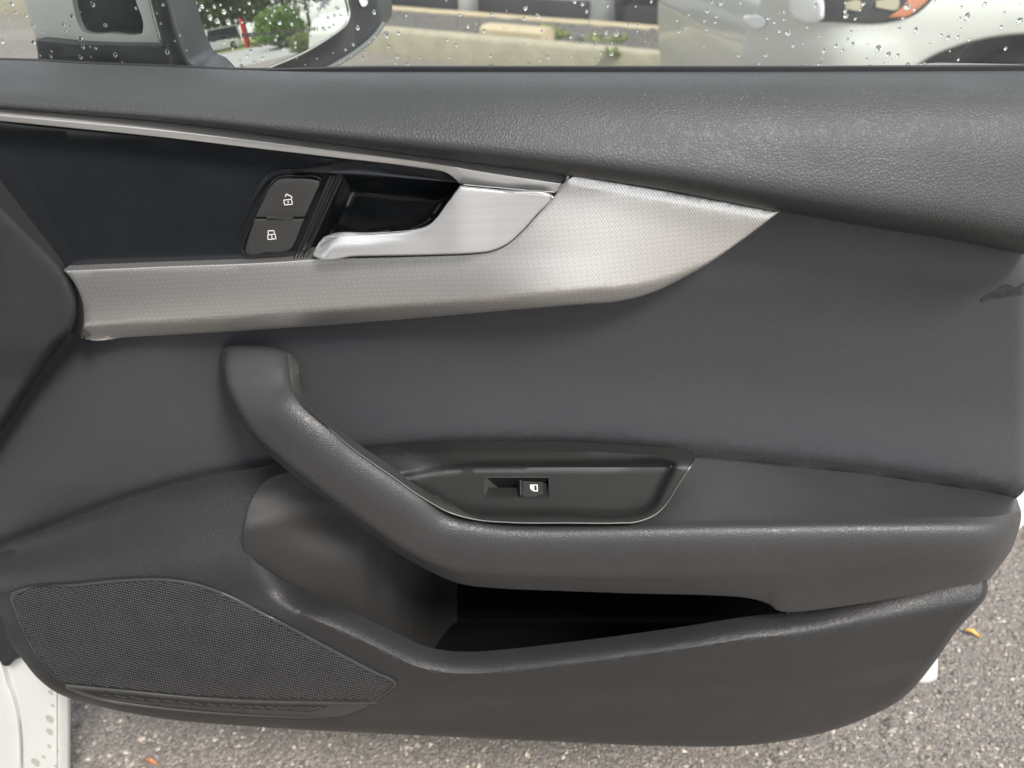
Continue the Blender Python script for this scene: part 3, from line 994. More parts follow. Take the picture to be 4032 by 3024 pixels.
rocker_hole = np.array([(1910, 1880), (2157, 1880), (2160, 1883), (2160, 1955), (2157, 1958), (1910, 1958), (1907, 1955), (1907, 1883)], float)
sp = field('switch_panel', sw_out, y_sw, M['panelblack'], door, step=16, skirt=0.012, holes=[rocker_hole],
           extra=[off_line(sw_in, k) for k in (-10, 0, 10, 20)])
swl = crom(sw_line, 10)
mb = MB()
ysl = -0.0565 + 0 * swl[:, 0]
ysl = np.interp(swl[:, 1], [1686, 1775, 1870, 1964, 2019, 2060], [-.0594, -.0614, -.0634, -.0650, -.0652, -.0680])
rt = swl[:, 0] > 2440
ysl[rt] = (y_arm_top(swl[rt, 0], swl[rt, 1]) - 0.0049)
ysl[rt] -= 0.010 * sstep(1850, 1770, swl[rt, 1])
mb.tube(P(swl[:, 0], swl[:, 1], ysl), np.interp(np.arange(len(swl)), [0, 25, len(swl)], [0.0002, 0.0005, 0.0005]), 8)
mb.build('panel_edge', M['dimchrome'], door)
# rocker recess, rocker and icon
yb = float(y_sw(np.array([2030.]), np.array([1920.]))[0])
# tray: floor 9 mm below, sloped left end
def T3(px, py, dep): return P(px, py, yb + 0 * px if np.ndim(px) else yb) + np.array([0, 0, -dep])
tl, tr_, br_, bl = [P(a, b, float(y_sw(np.array([float(a)]), np.array([float(b)]))[0])) for a, b in ((1907, 1880), (2160, 1880), (2160, 1958), (1907, 1958))]
dn = np.array([0, 0.003, -0.016])
f1 = tl * 0.76 + tr_ * 0.24 + dn; f2 = tr_ + dn; f3 = br_ + dn; f4 = bl * 0.76 + br_ * 0.24 + dn
mesh_obj('switch_recess', [tl, tr_, br_, bl, f1, f2, f3, f4], [(4, 7, 6, 5), (0, 4, 5, 1), (1, 5, 6, 2), (2, 6, 7, 3), (3, 7, 4, 0)][:4], M['panelblack'], sp, smooth=False)
mesh_obj('recess_slope', [bl, f4, f1, tl], [(0, 1, 2, 3)], M['smooth'], sp, smooth=False)
mb = MB()
mb.tube([tl + (tr_ - tl) * 0.02 + dn * .05, f1], 0.0006, 6)
mb.tube([tl + np.array([0, 0, .0003]), tr_ + np.array([0, 0, .0003])], 0.0005, 6)
mb.build('recess_highlight', M['smooth'], sp)  # lighter tubes standing in for the highlight along the recess rim
ux = (tr_ - tl) / np.linalg.norm(tr_ - tl); uy = (tl - bl) / np.linalg.norm(tl - bl)
Lx = np.linalg.norm(tr_ - tl); Ly = np.linalg.norm(tl - bl)
un = np.cross(ux, uy)
def RK(u, v, h): return bl + ux * (u * Lx) + uy * (v * Ly) + un * h
prof = [(0.50, -.006), (0.53, 0.0010), (0.555, 0.0022), (0.575, 0.0022), (0.60, 0.0006), (0.90, -.0012), (0.97, -.004)]
V = [RK(u, v, h) for v in (0.02, 0.80) for u, h in prof]
k = len(prof)
Fs = [(i, i + 1, k + i + 1, k + i) for i in range(k - 1)] + [tuple(range(k, 2 * k)), tuple(range(k - 1, -1, -1))]
mesh_obj('window_switch', V, Fs, M['panelblack'], sp, smooth=False)
mb = MB(); mb.tube([RK(0.558, 0.03, 0.0024), RK(0.558, 0.79, 0.0024)], 0.0005, 6); mb.build('switch_edge', M['dimchrome'], sp)
def icon_face(name, poly, h, mat):
    V = [RK(u, v, h) for u, v in poly]
    return mesh_obj(name, V, [tuple(range(len(poly)))], mat, sp, smooth=False)
def sh(u): return 0.0006 - (u - 0.60) / 0.30 * 0.0018
cu, cv = 0.765, 0.46
wk, hk = 0.058, 0.17
wi = [(cu - wk, cv + hk), (cu + wk, cv + hk), (cu + wk, cv - hk), (cu - wk * 0.1, cv - hk), (cu - wk, cv - hk * 0.25)]
icon_face('window_icon', wi[::-1], sh(cu) + 0.0005, M['icon'])
icon_face('window_icon', [(cu + 0.004, cv - hk * .72), (cu + wk * .74, cv - hk * .72), (cu + wk * .74, cv + hk * .72), (cu + 0.004, cv + hk * .72)], sh(cu) + 0.0007, M['iconblack'])
icon_face('window_icon', [(cu - 0.004 + 0.013 * math.cos(a), cv + 0.035 * math.sin(a)) for a in np.linspace(0, 2 * math.pi, 10)[:-1]], sh(cu) + 0.0009, M['icon'])

# ---- pocket opening curve and lower panel
pk = [(1240, 1915), (1160, 1930), (1106, 1944), (1060, 1962), (1020, 2000), (990, 2064), (976, 2140), (992, 2195), (1041, 2238), (1194, 2326), (1411, 2420), (1576, 2499), (1664, 2541), (1752, 2561), (1845, 2566), (2000, 2556), (2200, 2533), (2323, 2518), (2685, 2468), (2974, 2424), (3108, 2412)]
pk_c = crom(pk, 10)
low_sil = [(-150, 2150), (-60, 2300), (0, 2423), (38, 2523), (85, 2592), (154, 2676), (215, 2723), (269, 2748), (384, 2780), (615, 2826), (999, 2861), (1600, 2893), (2179, 2920), (2685, 2939), (2839, 2940), (2980, 2932), (3159, 2905), (3290, 2872), (3398, 2833), (3558, 2746), (3678, 2610), (3781, 2466), (3850, 2392), (3884, 2345), (3890, 2315), (3886, 2284, 1)]
low_out = [(-150, 2200, 1), (-100, 2262)] + low_sil[1:] + [(3700, 2300), (3400, 2352), (3108, 2400, 1)] + [tuple(q) for q in pk_c[::-1][1:-1]] + [(1240, 1915, 1), (1240, 1800, 1), (1094, 1828), (729, 1895), (365, 2010), (0, 2150), (-75, 2176)]
low_sil_c = crom(low_sil[2:], 8)
crease = np.array([(1400, 2775), (1600, 2757), (2106, 2739), (2613, 2706), (3200, 2663), (3760, 2560)], float)
cr_f = interp([tuple(q) for q in crease])


pk_x = crom(pk + [(3400, 2362), (3700, 2312), (3890, 2284)], 10)


def y_low(x, y):
    p = np.stack([x, y], 1)
    d = pdist(p, pk_x)
    t = np.clip((y - mid_low(x)) / np.maximum(2350 - mid_low(x), 60), 0, 1)
    left = -0.002 - 0.056 * (t * t * (3 - 2 * t)) ** 0.8
    # body of the pocket front
    body = -0.070 + 0.024 * sstep(2650, 2950, y) + 0.026 * sstep(2600, 3900, x)
    body = body + 0.011 * sstep(0, 90, y - cr_f(x)) * sstep(1300, 1800, x)
    mixw = sstep(2330, 2480, y + 0.12 * (x - 900))
    v = left * (1 - mixw) + body * mixw
    wb_ = sstep(975, 1250, x) * sstep(2130, 2280, y)
    band = 88.0
    rim = 0.023 * wb_
    rim = rim * (1 - 0.45 * sstep(3000, 3900, x))
    v = v + rim * (1 - np.clip(d / band, 0, 1)) ** 1.25
    s = pdist(p, low_sil_c)
    k = np.clip(1 - s / 26, 0, 1)
    v = v + 0.012 * (1 - np.sqrt(np.maximum(1 - k * k, 0)))
    return v


ring = lambda k: off_line(np.array(pk, float), k)
def low_skirt(x, y):
    d = float(pdist(np.array([[x, y]]), pk_c)[0])
    return (0, 0.012, -0.06) if d < 12 else (0, 0.05, 0)


field('lower_panel', low_out, y_low, M['hard'], door, step=30, skirt=low_skirt, per=10, sharp=50,
      extra=[off_line(pk_x[-30:], -k) for k in (6, 18, 32, 50, 70, 90)] + [ring(-k) for k in (5, 12, 22, 34, 50, 68, 86, 100)] + [off_line(low_sil_c[::4], k) for k in (4, 10, 18, 26)])
# pocket lining
pin_out = [tuple(q) for q in crom([(1240, 1840, 1), (1040, 1900), (965, 2060), (960, 2150), (985, 2215), (1194, 2345), (1411, 2440), (1576, 2520), (1752, 2590), (1860, 2600), (2200, 2565), (2685, 2500), (3160, 2430, 1), (3100, 2200, 1), (2000, 2080), (1600, 1960)], 8, True)]


def y_pk(x, y):
    a = np.clip((x - 975) / 520, 0, 1)
    v = -0.046 + 0.034 * a
    step_ = x + 0.12 * (y - 2300)
    v = v + 0.016 * sstep(1400, 1530, step_)
    v = v + 0.016 * sstep(1500, 1600, x) + 0.125 * sstep(1540, 1830, x)
    v = v + 0.010 * np.exp(-(((x - 1290) / 170) ** 2 + ((y - 2100 - 0.25 * (x - 1290)) / 70) ** 2))
    v = v + 0.02 * sstep(2090, 1930, y + 0.2 * (x - 1000))
    return v


cutx = 1800
pa = np.array(pin_out, float)
def clipx(poly, x0, keep_left):
    out = []
    for i in range(len(poly)):
        a, b = poly[i], poly[(i + 1) % len(poly)]
        ia, ib = (a[0] <= x0) == keep_left, (b[0] <= x0) == keep_left
        if ia: out.append(a)
        if ia != ib: out.append(a + (b - a) * (x0 - a[0]) / (b[0] - a[0]))
    return np.array(out)
field('storage_pocket', clipx(pa, cutx, True), y_pk, M['pocket'], door, step=13, skirt=0.0, raw=True, sharp=70)
field('pocket_shade_liner', clipx(pa, cutx - 3, False), lambda x, y: y_pk(x, y) + 0.001, M['pocketshade'], door, step=26, skirt=0.0, raw=True, sharp=70)  # deep right part of the lining, its shade put into the colour

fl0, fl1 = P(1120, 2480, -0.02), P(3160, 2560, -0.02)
mb = MB(); mb.box(((fl0[0] + fl1[0]) / 2, 0.075, 0.262), (fl1[0] - fl0[0], 0.127, 0.006)); mb.build('pocket_floor', M['pocketshade'], door)  # pocket floor carries the same painted shade
# ---- speaker grille
sg = [(31, 2345), (36, 2332), (48, 2326), (307, 2291), (538, 2271), (676, 2273), (768, 2288), (884, 2327), (1076, 2423), (1306, 2546), (1499, 2646), (1550, 2670), (1567, 2686), (1564, 2704), (1540, 2724), (1476, 2769), (1410, 2804), (1345, 2825), (1268, 2832), (922, 2819), (538, 2780), (430, 2764), (346, 2742), (246, 2700), (177, 2638), (92, 2507), (50, 2410)]
sg_c = crom(sg, 8, True)


def y_sg(x, y): return y_low(x, y)


# dark joint round the grille, then the frame, then the perforated sheet
field('grille_joint', sg_c + 0.0, lambda x, y: y_sg(x, y) - 0.0006, M['rubber'], door, step=40, skirt=0.004, raw=True)
def inset(poly, k):
    T = np.roll(poly, -1, 0) - np.roll(poly, 1, 0); T /= np.linalg.norm(T, axis=1)[:, None] + 1e-9
    a = 0.5 * np.sum(poly[:, 0] * np.roll(poly[:, 1], -1) - np.roll(poly[:, 0], -1) * poly[:, 1])
    N = np.stack([-T[:, 1], T[:, 0]], 1) * (1 if a > 0 else -1)
    return poly + N * k


sg_f = inset(sg_c, 5)
gs = field('speaker_grille', sg_f, lambda x, y: y_sg(x, y) - 0.0022, M['smooth'], door, step=18, skirt=0.004, edge=(12, 0.0022), raw=True)
mesh_top = [(56, 2352), (66, 2343), (307, 2308), (538, 2287), (670, 2288), (760, 2302), (876, 2342), (1068, 2438), (1298, 2561), (1490, 2660), (1538, 2683), (1551, 2694), (1545, 2706), (1512, 2732), (1468, 2760, 1), (1306, 2757), (1000, 2752), (768, 2741), (500, 2716), (250, 2690, 1), (190, 2636), (106, 2507), (66, 2410)]
def perforated(name, outline, off):
    base = field(name, outline, lambda x, y: y_sg(x, y) - off, M['rubber'], gs, step=15, skirt=0.002, edge=(4, 0.0006))
    oc_ = crom(outline, 10, True)
    pit = 10.6
    i, j = np.meshgrid(np.arange(-260, 260), np.arange(-260, 260))
    a1 = np.array([math.cos(R(14)), math.sin(R(14))]) * pit; a2 = np.array([math.cos(R(79)), math.sin(R(79))]) * pit * 0.96
    q = np.array([800, 2520]) + i.ravel()[:, None] * a1 + j.ravel()[:, None] * a2
    q = q[(q[:, 0] > 0) & (q[:, 0] < 1600) & (q[:, 1] > 2250) & (q[:, 1] < 2850)]
    q = q[pin(q, oc_)]; q = q[pdist(q, oc_, True) > 6]
    y0_ = y_sg(q[:, 0], q[:, 1]) - off - 0.0003
    c0 = P(q[:, 0], q[:, 1], y0_)
    rw = 4.35 / F * 0.70
    ofs = np.array([(math.cos(a) * rw, 0, math.sin(a) * rw) for a in np.linspace(0, 2 * math.pi, 7)[:-1]] + [(0, -0.0009, 0.0002)])
    Vd = (c0[:, None] + ofs[None]).reshape(-1, 3)
    Fd = (np.array([(k, (k + 1) % 6, 6) for k in range(6)])[None] + np.arange(len(c0))[:, None, None] * 7).reshape(-1, 3)
    dd = mesh_obj(name + '_dots', Vd, Fd[:, ::-1].tolist(), M['dots'], gs, sharp=None)
    tag(dd, kind='stuff')


perforated('grille_mesh', mesh_top, 0.0026)
slot = [(330, 2722, 1), (500, 2737), (768, 2762), (1000, 2774), (1300, 2778, 1), (1270, 2792), (1230, 2803), (1150, 2800), (922, 2790), (700, 2775), (520, 2757), (400, 2742)]
perforated('slot_mesh', slot, 0.0030)
mb = MB()
l1 = crom([(262, 2700), (500, 2722), (768, 2748), (1000, 2761), (1306, 2767), (1480, 2768)], 10)
mb.tube(P(l1[:, 0], l1[:, 1], y_sg(l1[:, 0], l1[:, 1]) - 0.0032), np.interp(l1[:, 0], [262, 400, 1000, 1480], [.0022, .0016, .0014, .0006]), 8)
l2 = crom([(262, 2704), (346, 2738), (430, 2760), (538, 2776), (922, 2813), (1100, 2822), (1268, 2826)], 10)
mb.tube(P(l2[:, 0], l2[:, 1], y_sg(l2[:, 0], l2[:, 1]) - 0.0028), np.interp(l2[:, 0], [262, 400, 800, 1268], [.0020, .0016, .0011, .0004]), 8)
mb.build('grille_bar', M['smooth'], gs)

# ---- wing mirror (moves with the door)
wm = empty('wing_mirror', (0, 0, 0)); wm.parent = door
BASE[wm.name] = np.array(door.location)
YM = 0.37
# convex glass
MC = P(1010, 60, YM)
d_in = MC - CAM; d_in /= np.linalg.norm(d_in)
r_out = np.array([0.98, 0.13, 0.034]); r_out /= np.linalg.norm(r_out)
nM = r_out - d_in; nM /= np.linalg.norm(nM)
RAD = 1.5
SC = MC - nM * RAD


def mirror_hit(px, py):
    d = rays(px, py); d = d / np.linalg.norm(d, axis=-1, keepdims=True)
    oc = CAM - SC
    b = (d * oc).sum(-1); c = oc.dot(oc) - RAD ** 2
    t = -b - np.sqrt(np.maximum(b * b - c, 0))
    p = CAM + d * t[..., None]
    n_ = (p - SC) / RAD
    r_ = d - 2 * (d * n_).sum(-1)[..., None] * n_
    return p, r_


def mirror_ground(px, py, z=0.0):
    p, r_ = mirror_hit(np.array([float(px)]), np.array([float(py)]))
    t = (z - p[0, 2]) / r_[0, 2]
    return p[0] + r_[0] * t, r_[0]


def ymir(off):
    def f(x, y):
        d = rays(x, y)
        t = ((MC - nM * off - CAM) @ nM) / (d @ nM)
        return CAM[1] + d[..., 1] * t
    return f


white_base = [(60, -120, 1), (95, 0), (120, 80), (139, 155, 1), (316, 171), (636, 178, 1), (588, 0), (560, -120, 1)]
hole = crom([(262, -110, 1), (283, 0), (316, 111), (322, 121), (335, 127), (440, 132), (545, 136), (558, 132), (562, 120), (535, 0), (510, -110, 1)], 8, True)
field('mirror_foot', white_base, lambda x, y: 0.155 + 0 * x, M['white'], wm, step=40, skirt=0.03, edge=(6, 0.003), holes=[hole])
field('foot_inset', [tuple(q) for q in inset(hole, -3)], lambda x, y: 0.163 + 0 * x, M['darkglass'], wm, step=60, skirt=0, raw=True)
field('base_strip', [(139, 157, 1), (146, 200), (150, 300, 1), (720, 330, 1), (700, 262), (640, 180, 1), (316, 173)], lambda x, y: 0.135 + 0 * x, M['mirrorblack'], wm, step=40, skirt=0.03, edge=(8, 0.004))
field('mirror_arm', [(560, -120, 1), (592, 0), (640, 180), (668, 300, 1), (860, 320, 1), (812, 270), (763, 244), (740, 205), (706, 122), (673, 0), (640, -120, 1)], lambda x, y: 0.125 + 0.00 * x, M['mirrorblack'], wm, step=24, skirt=0.05, edge=(26, 0.02))
hous = [(600, -150, 1), (640, 100), (740, 330, 1), (1180, 330, 1), (1275, 282), (1400, 200), (1480, 130), (1506, 94), (1508, 70), (1498, 0), (1480, -150, 1)]
field('mirror_housing', hous, ymir(0.020), M['mirrorblack'], wm, step=40, skirt=0.09, edge=(20, 0.012))
mb = MB()
lp = crom([(1180, 320), (1262, 284), (1400, 206), (1478, 138), (1510, 92)], 8)
mb.tube(P(lp[:, 0], lp[:, 1], ymir(0.022)(lp[:, 0], lp[:, 1])), 0.0030, 8)
mb.build('housing_lip', M['lip'], wm)
mgl = [(600, -140, 1), (690, 60), (752, 206, 1), (925, 270), (970, 279), (1006, 277), (1100, 245), (1210, 195), (1290, 146), (1338, 112), (1362, 88), (1370, 66), (1361, 0), (1340, -140, 1)]
mg_c = crom(mgl, 10, True)
mb = MB()
rimp = inset(mg_c, -4)
rr_ = rimp[(rimp[:, 1] > -60)]
i0 = np.argmax(np.linalg.norm(np.diff(rr_, axis=0), axis=1))
rr_ = np.roll(rr_, -(i0 + 1), 0)
mb.tube(P(rr_[:, 0], rr_[:, 1], ymir(0.006)(rr_[:, 0], rr_[:, 1])), 0.0013, 8)
mb.build('mirror_rim', M['chrome'], wm)
# real glass: a spherical cap cut to the outline (in its own plane)
ol = mg_c
gx, gy = np.meshgrid(np.arange(590, 1380, 22), np.arange(-140, 290, 22))
g_ = np.stack([gx.ravel(), gy.ravel()], 1)
g_ = g_[pin(g_, ol)]; g_ = g_[pdist(g_, ol, True) > 8]
ap = np.concatenate([ol, g_])
rct = delaunay_2d_cdt([Vector(q) for q in ap], [(i, (i + 1) % len(ol)) for i in range(len(ol))], [], 0, 1e-4)
vv = np.array([v[:] for v in rct[0]])
tri = [f for f in rct[2] if pin(vv[list(f)].mean(0)[None], ol)[0]]
hit, _ = mirror_hit(vv[:, 0], vv[:, 1])
fs = []
for t in tri:
    a, b, c = hit[t[0]], hit[t[1]], hit[t[2]]
    fs.append(tuple(t) if np.cross(b - a, c - a).dot(CAM - a) > 0 else tuple(t[::-1]))
mgo = mesh_obj('mirror_glass', hit, fs, M['mirror'], wm, sharp=None)
off = BASE[mgo.name]
mgo.data.normals_split_custom_set_from_vertices([tuple(((v.co + Vector(off)) - Vector(SC)).normalized()) for v in mgo.data.vertices])


def text_on_mirror(s, p0, p1, size):
    cu = bpy.data.curves.new('mirror_lettering', 'FONT')
    cu.body = s; cu.size = size; cu.extrude = 0.0001
    to = bpy.data.objects.new('mirror_lettering', cu)
    a, _ = mirror_hit(np.array([float(p0[0])]), np.array([float(p0[1])]))
    b, _ = mirror_hit(np.array([float(p1[0])]), np.array([float(p1[1])]))
    ux = (b - a)[0]; wid = np.linalg.norm(ux); ux /= wid
    nz_ = nM - ux * nM.dot(ux); nz_ /= np.linalg.norm(nz_)
    uy = np.cross(nz_, ux)
    col.objects.link(to)
    bpy.context.view_layer.update()
    k = wid / max(to.dimensions.x, 1e-6)
    me = bpy.data.meshes.new_from_object(to)
    bpy.data.objects.remove(to)
    V = np.array([v.co[:] for v in me.vertices])
    Fs = [list(p.vertices) for p in me.polygons]
    W = a[0] + V[:, :1] * k * ux + V[:, 1:2] * k * 0.7 * uy + (V[:, 2:3] + 0.0025) * nz_
    return mesh_obj('mirror_lettering', W, Fs, M['smooth'], wm, smooth=False)


text_on_mirror('OBJECTS IN MIRROR ARE CLOSER THAN', (800, 164), (1246, 120), 0.01)
text_on_mirror('THEY APPEAR', (980, 190), (1140, 172), 0.01)
field('warning_lamp', [(1416, -4), (1440, -4), (1446, 18), (1440, 25), (1424, 25), (1420, 18)], ymir(0.017), M['lampwhite'], wm, step=10, skirt=0.004, edge=(4, 0.001))

# ================================================================== raindrops
def drop_mesh(n=12, m=5):
    V = []; Fs = []
    for i in range(m):
        a = i / m * math.pi / 2
        for k in range(n):
            t = 2 * math.pi * k / n
            V.append((math.cos(a) * math.cos(t), math.sin(a), math.cos(a) * math.sin(t)))
    V.append((0, 1, 0)); top = len(V) - 1
    V.append((0, 0, 0))
    for i in range(m - 1):
        for k in range(n):
            Fs.append((i * n + k, (i + 1) * n + k, (i + 1) * n + (k + 1) % n, i * n + (k + 1) % n))
    for k in range(n): Fs.append(((m - 1) * n + k, top, (m - 1) * n + (k + 1) % n))
    for k in range(n): Fs.append((k, (k + 1) % n, top + 1))
    return V, Fs


dv, dfc = drop_mesh()
dme = []
for q in range(4):
    jit = np.array(dv)
    ph = rng.uniform(0, 6.28, 3)
    for v in jit:
        a = math.atan2(v[2], v[0]); f_ = 1 + 0.10 * math.sin(2 * a + ph[0]) + 0.07 * math.sin(3 * a + ph[1])
        v[0] *= f_; v[2] *= f_ * (1 + (0.18 if v[2] < 0 else 0.0))
    me = bpy.data.meshes.new('raindrop')
    me.from_pydata(jit.tolist(), [], dfc)
    me.polygons.foreach_set('use_smooth', [True] * len(me.polygons))
    me.materials.append(M['water'])
    me.set_sharp_from_angle(angle=R(60))
    dme.append(me)

DROPS = []
r3 = "52,332,36 168,318,24 72,448,20 158,545,22 68,585,10 143,612,16 253,620,24 377,555,14 293,432,9 245,148,16 548,187,8 640,383,20 727,432,24 667,558,15 632,2,10 761,143,16 923,226,12 840,253,22 998,298,20 1068,137,22 896,472,8 866,605,6 1060,537,20 1070,645,28 1190,683,22 1164,614,5 1186,275,8 1168,402,10 1216,102,8 1383,178,22 1400,78,26 1515,153,28 1384,426,12 1445,394,7 1430,628,20 1536,582,18 1508,678,26 1556,302,18 1605,383,12 1618,550,24 1716,497,9 1836,357,18 1875,13,24 1948,42,22 1992,108,20 2015,207,12 1925,424,20 1842,545,16 1845,676,20 1950,335,10 1966,522,9 1930,495,8 2016,573,12 2042,660,26 2040,485,8 2068,315,24 2075,430,30 2106,578,12 2125,510,18 2155,657,9 2178,310,26 2195,57,16"
for q in r3.split():
    a, b, c = map(float, q.split(',')); DROPS.append((1500 + a / 2.4578, b / 2.4578, c / 2.4578))
r4 = "230,57,18 183,13,9 650,13,18 500,62,10 433,233,20 520,238,22 618,243,10 512,302,12 587,321,9 310,320,34 270,415,12 390,436,10 593,403,9 262,520,26 247,668,18 797,655,24 1350,662,18 1013,143,12 900,197,16 1195,105,24 1168,198,18 1237,20,18 1330,28,26 1283,160,18 1272,217,16 1187,287,18 987,265,14 918,305,18 1160,457,9 855,398,9 1515,27,16 1500,538,20 1700,612,16 1757,533,22 1770,368,14 1787,175,20 1847,218,18 1890,130,7 1937,113,16 1937,187,16 1895,297,20 1973,312,32 2025,437,22 2162,263,14 2115,420,9 2150,617,9"
for q in r4.split():
    a, b, c = map(float, q.split(',')); DROPS.append((2300 + a / 2.4578, b / 2.4578, c / 2.4578))
r5 = "265,52,20 545,23,14 713,38,20 680,93,14 543,103,22 550,148,26 637,175,16 597,297,16 565,368,18 610,410,22 518,470,18 458,430,22 343,472,26 305,337,12 147,405,8 320,542,10 303,597,22 178,597,8 222,613,8 515,572,8 743,552,14 792,548,7 747,418,10 790,286,8 850,455,34 945,510,28 1030,517,22 975,562,12 903,587,10 1125,608,26 1268,606,34 775,615,14 813,645,10 1320,640,10 1455,630,12 1120,60,34 1190,88,20 1083,168,16 1043,270,20 1205,280,28 1380,8,16 1628,65,16 1843,38,22 1683,155,34 1613,172,16 1620,272,14 1438,330,20 1503,353,24 1595,347,20 1702,370,14 1330,411,14 1520,477,9 1600,557,14 2028,118,16 2170,195,36 2000,253,22 2040,453,18 2175,35,10"
for q in r5.split():
    a, b, c = map(float, q.split(',')); DROPS.append((3100 + a / 2.373, b / 2.373, c / 2.373))
r2 = "2048,115,24 1890,265,26 1845,430,18 1772,480,14 2055,350,16 2000,405,12 1830,535,14 1720,600,14 1755,590,10 1965,500,14 1940,558,18 1918,640,12 1825,665,26 855,490,22 765,645,26 660,655,22 565,645,10 1382,625,8 235,485,10 170,340,12 120,395,12 45,500,24 1300,560,9 1495,565,8 1650,510,8"
for q in r2.split():
    a, b, c = map(float, q.split(',')); DROPS.append((640 + a / 2.4578, b / 2.4578, c / 2.4578))
r1 = "145,45,30 190,155,20 320,190,24 25,510,30 165,640,14 410,320,22 415,525,30 895,200,28 790,305,24 875,325,16 815,385,20 1000,470,36 640,635,16 630,700,20 500,690,12 1030,580,28 1000,710,26 1120,575,14 1190,600,20 1435,680,30 1520,770,14 1130,710,12 2030,60,20 1690,100,20 1150,50,30 1000,145,10 1310,310,24 40,90,12 70,160,12 100,215,12 110,250,14 155,355,11 195,440,11 225,510,10 265,600,11 660,260,16 530,400,16 1950,160,14 2000,290,16"
for q in r1.split():
    a, b, c = map(float, q.split(',')); DROPS.append((a / 3.16, b / 3.16, c / 3.16))
mdr = "500,60,18 380,60,24 360,92,16 595,110,26 460,165,28 530,200,28 635,210,28 330,165,24 210,80,22 240,250,24 380,270,20 300,330,20 290,420,22 355,440,18 430,100,12 560,45,12 660,80,12 745,92,10 795,118,10 840,30,18 880,105,12 860,250,14 885,215,14 770,215,14 705,195,14 1000,175,14 1040,215,16 1135,220,22 1250,230,20 1055,150,12 1085,100,16 1190,90,10 1250,60,20 1270,115,12 1110,345,14 1095,380,16 1170,420,14 1175,470,18 1285,410,18 1285,455,14 1020,480,14 970,560,16 890,600,18 820,540,14 750,580,12 610,560,12 550,515,14 600,410,14 680,470,14 400,490,14 1385,295,14 1435,355,12 1420,25,18 1440,60,12 1390,105,14 1510,90,20 1570,75,18 1600,45,20 1690,80,24 1725,150,20 1665,150,18 1600,170,16 1560,280,22 1615,270,18 1655,240,14 1300,160,10 270,20,18 320,20,20"
MDR = []
for q in mdr.split():
    a, b, c = map(float, q.split(',')); MDR.append((640 + a / 2.4578, b / 2.4578, c / 2.4578))


def put_drop(o, px, py, dia, surf):
    depth = np.linalg.norm(P(px, py, PY) - CAM)
    if surf == 'pane':
        c = P(px, py, PY + 0.0004)
        o.location = c
        o.rotation_euler = (0, rng.uniform(-0.25, 0.35) + (0.35 if px > 2600 else 0), 0)
        pitch = float(rays(px, py)[1]) / np.linalg.norm(rays(px, py))
    else:
        c, _ = mirror_hit(np.array([px]), np.array([py])); c = c[0]
        depth = np.linalg.norm(c - CAM)
        n_ = (c - SC) / RAD
        o.location = c + n_ * 0.0004
        o.rotation_euler = Vector(n_).to_track_quat('Y', 'Z').to_euler()
    r_ = dia / 2 / F * depth * 1.32
    o.scale = (r_, r_ * 0.85, r_ * rng.uniform(1.0, 1.25))


for i, (px, py, dia) in enumerate(DROPS):
    o = bpy.data.objects.new('raindrop', dme[i % 4])
    col.objects.link(o)
    put_drop(o, px, py, dia, 'pane')
    if dia > 7.5: tag(o, 'clear fat raindrop clinging to the side window glass', 'raindrop', 'large raindrops on the window glass')
    else: tag(o, 'tiny clear raindrop speck on the side window glass', 'raindrop', 'small raindrops on the window glass')
for i, (px, py, dia) in enumerate(MDR):
    o = bpy.data.objects.new('raindrop', dme[i % 4])
    col.objects.link(o)
    put_drop(o, px, py, dia, 'mirror')
    tag(o, 'clear raindrop beaded on the wing mirror glass', 'raindrop', 'raindrops on the mirror glass')

# ================================================================== own car body, lower left
cb = empty('white_car', (-0.62, 0.03, 0.0), 'wet white car whose wing and sill show at the lower left beside the speaker', 'car')
gapx = interp([(2560, -6), (2623, 14), (2677, 28), (2747, 54), (2832, 73), (2911, 81), (3024, 84), (3200, 86)])
ylist = [2560, 2600, 2640, 2690, 2747, 2832, 2911, 3024, 3200]
field('wing', [(-160, 2500, 1)] + [(float(gapx(y)) - 3, y) for y in ylist] + [(-160, 3200, 1)], lambda x, y: 0.035 + 0 * x, M['white'], cb, step=30, skirt=0.03, edge=(10, 0.004))
field('sill_panel', [(float(gapx(y)) + (10 - 6 * (y - 2560) / 640), y) for y in ylist] + [(226, 3200, 1), (226, 2700, 1), (120, 2560, 1)], lambda x, y: 0.040 + 0 * x, M['white'], cb, step=30, skirt=0.03, edge=(9, 0.004))
field('sill_edge', [(227, 2690, 1), (227, 3200, 1), (270, 3200, 1), (270, 2690, 1)], lambda x, y: 0.040 + 0.0003 * (x - 226), M['white'], cb, step=14, skirt=0.004, edge=(6, 0.002))
field('gap_liner', [(-60, 2500, 1), (120, 2500, 1), (120, 3200, 1), (-60, 3200, 1)], lambda x, y: 0.07 + 0 * x, M['rubber'], cb, step=60, skirt=0.01)
field('hinge_trim', [(-160, 2380, 1), (60, 2380, 1), (110, 2560), (88, 2586), (60, 2599), (34, 2622), (12, 2620), (0, 2604), (-160, 2560, 1)], lambda x, y: 0.020 + 0 * x, M['front'], cb, step=24, skirt=0.03, edge=(12, 0.006))
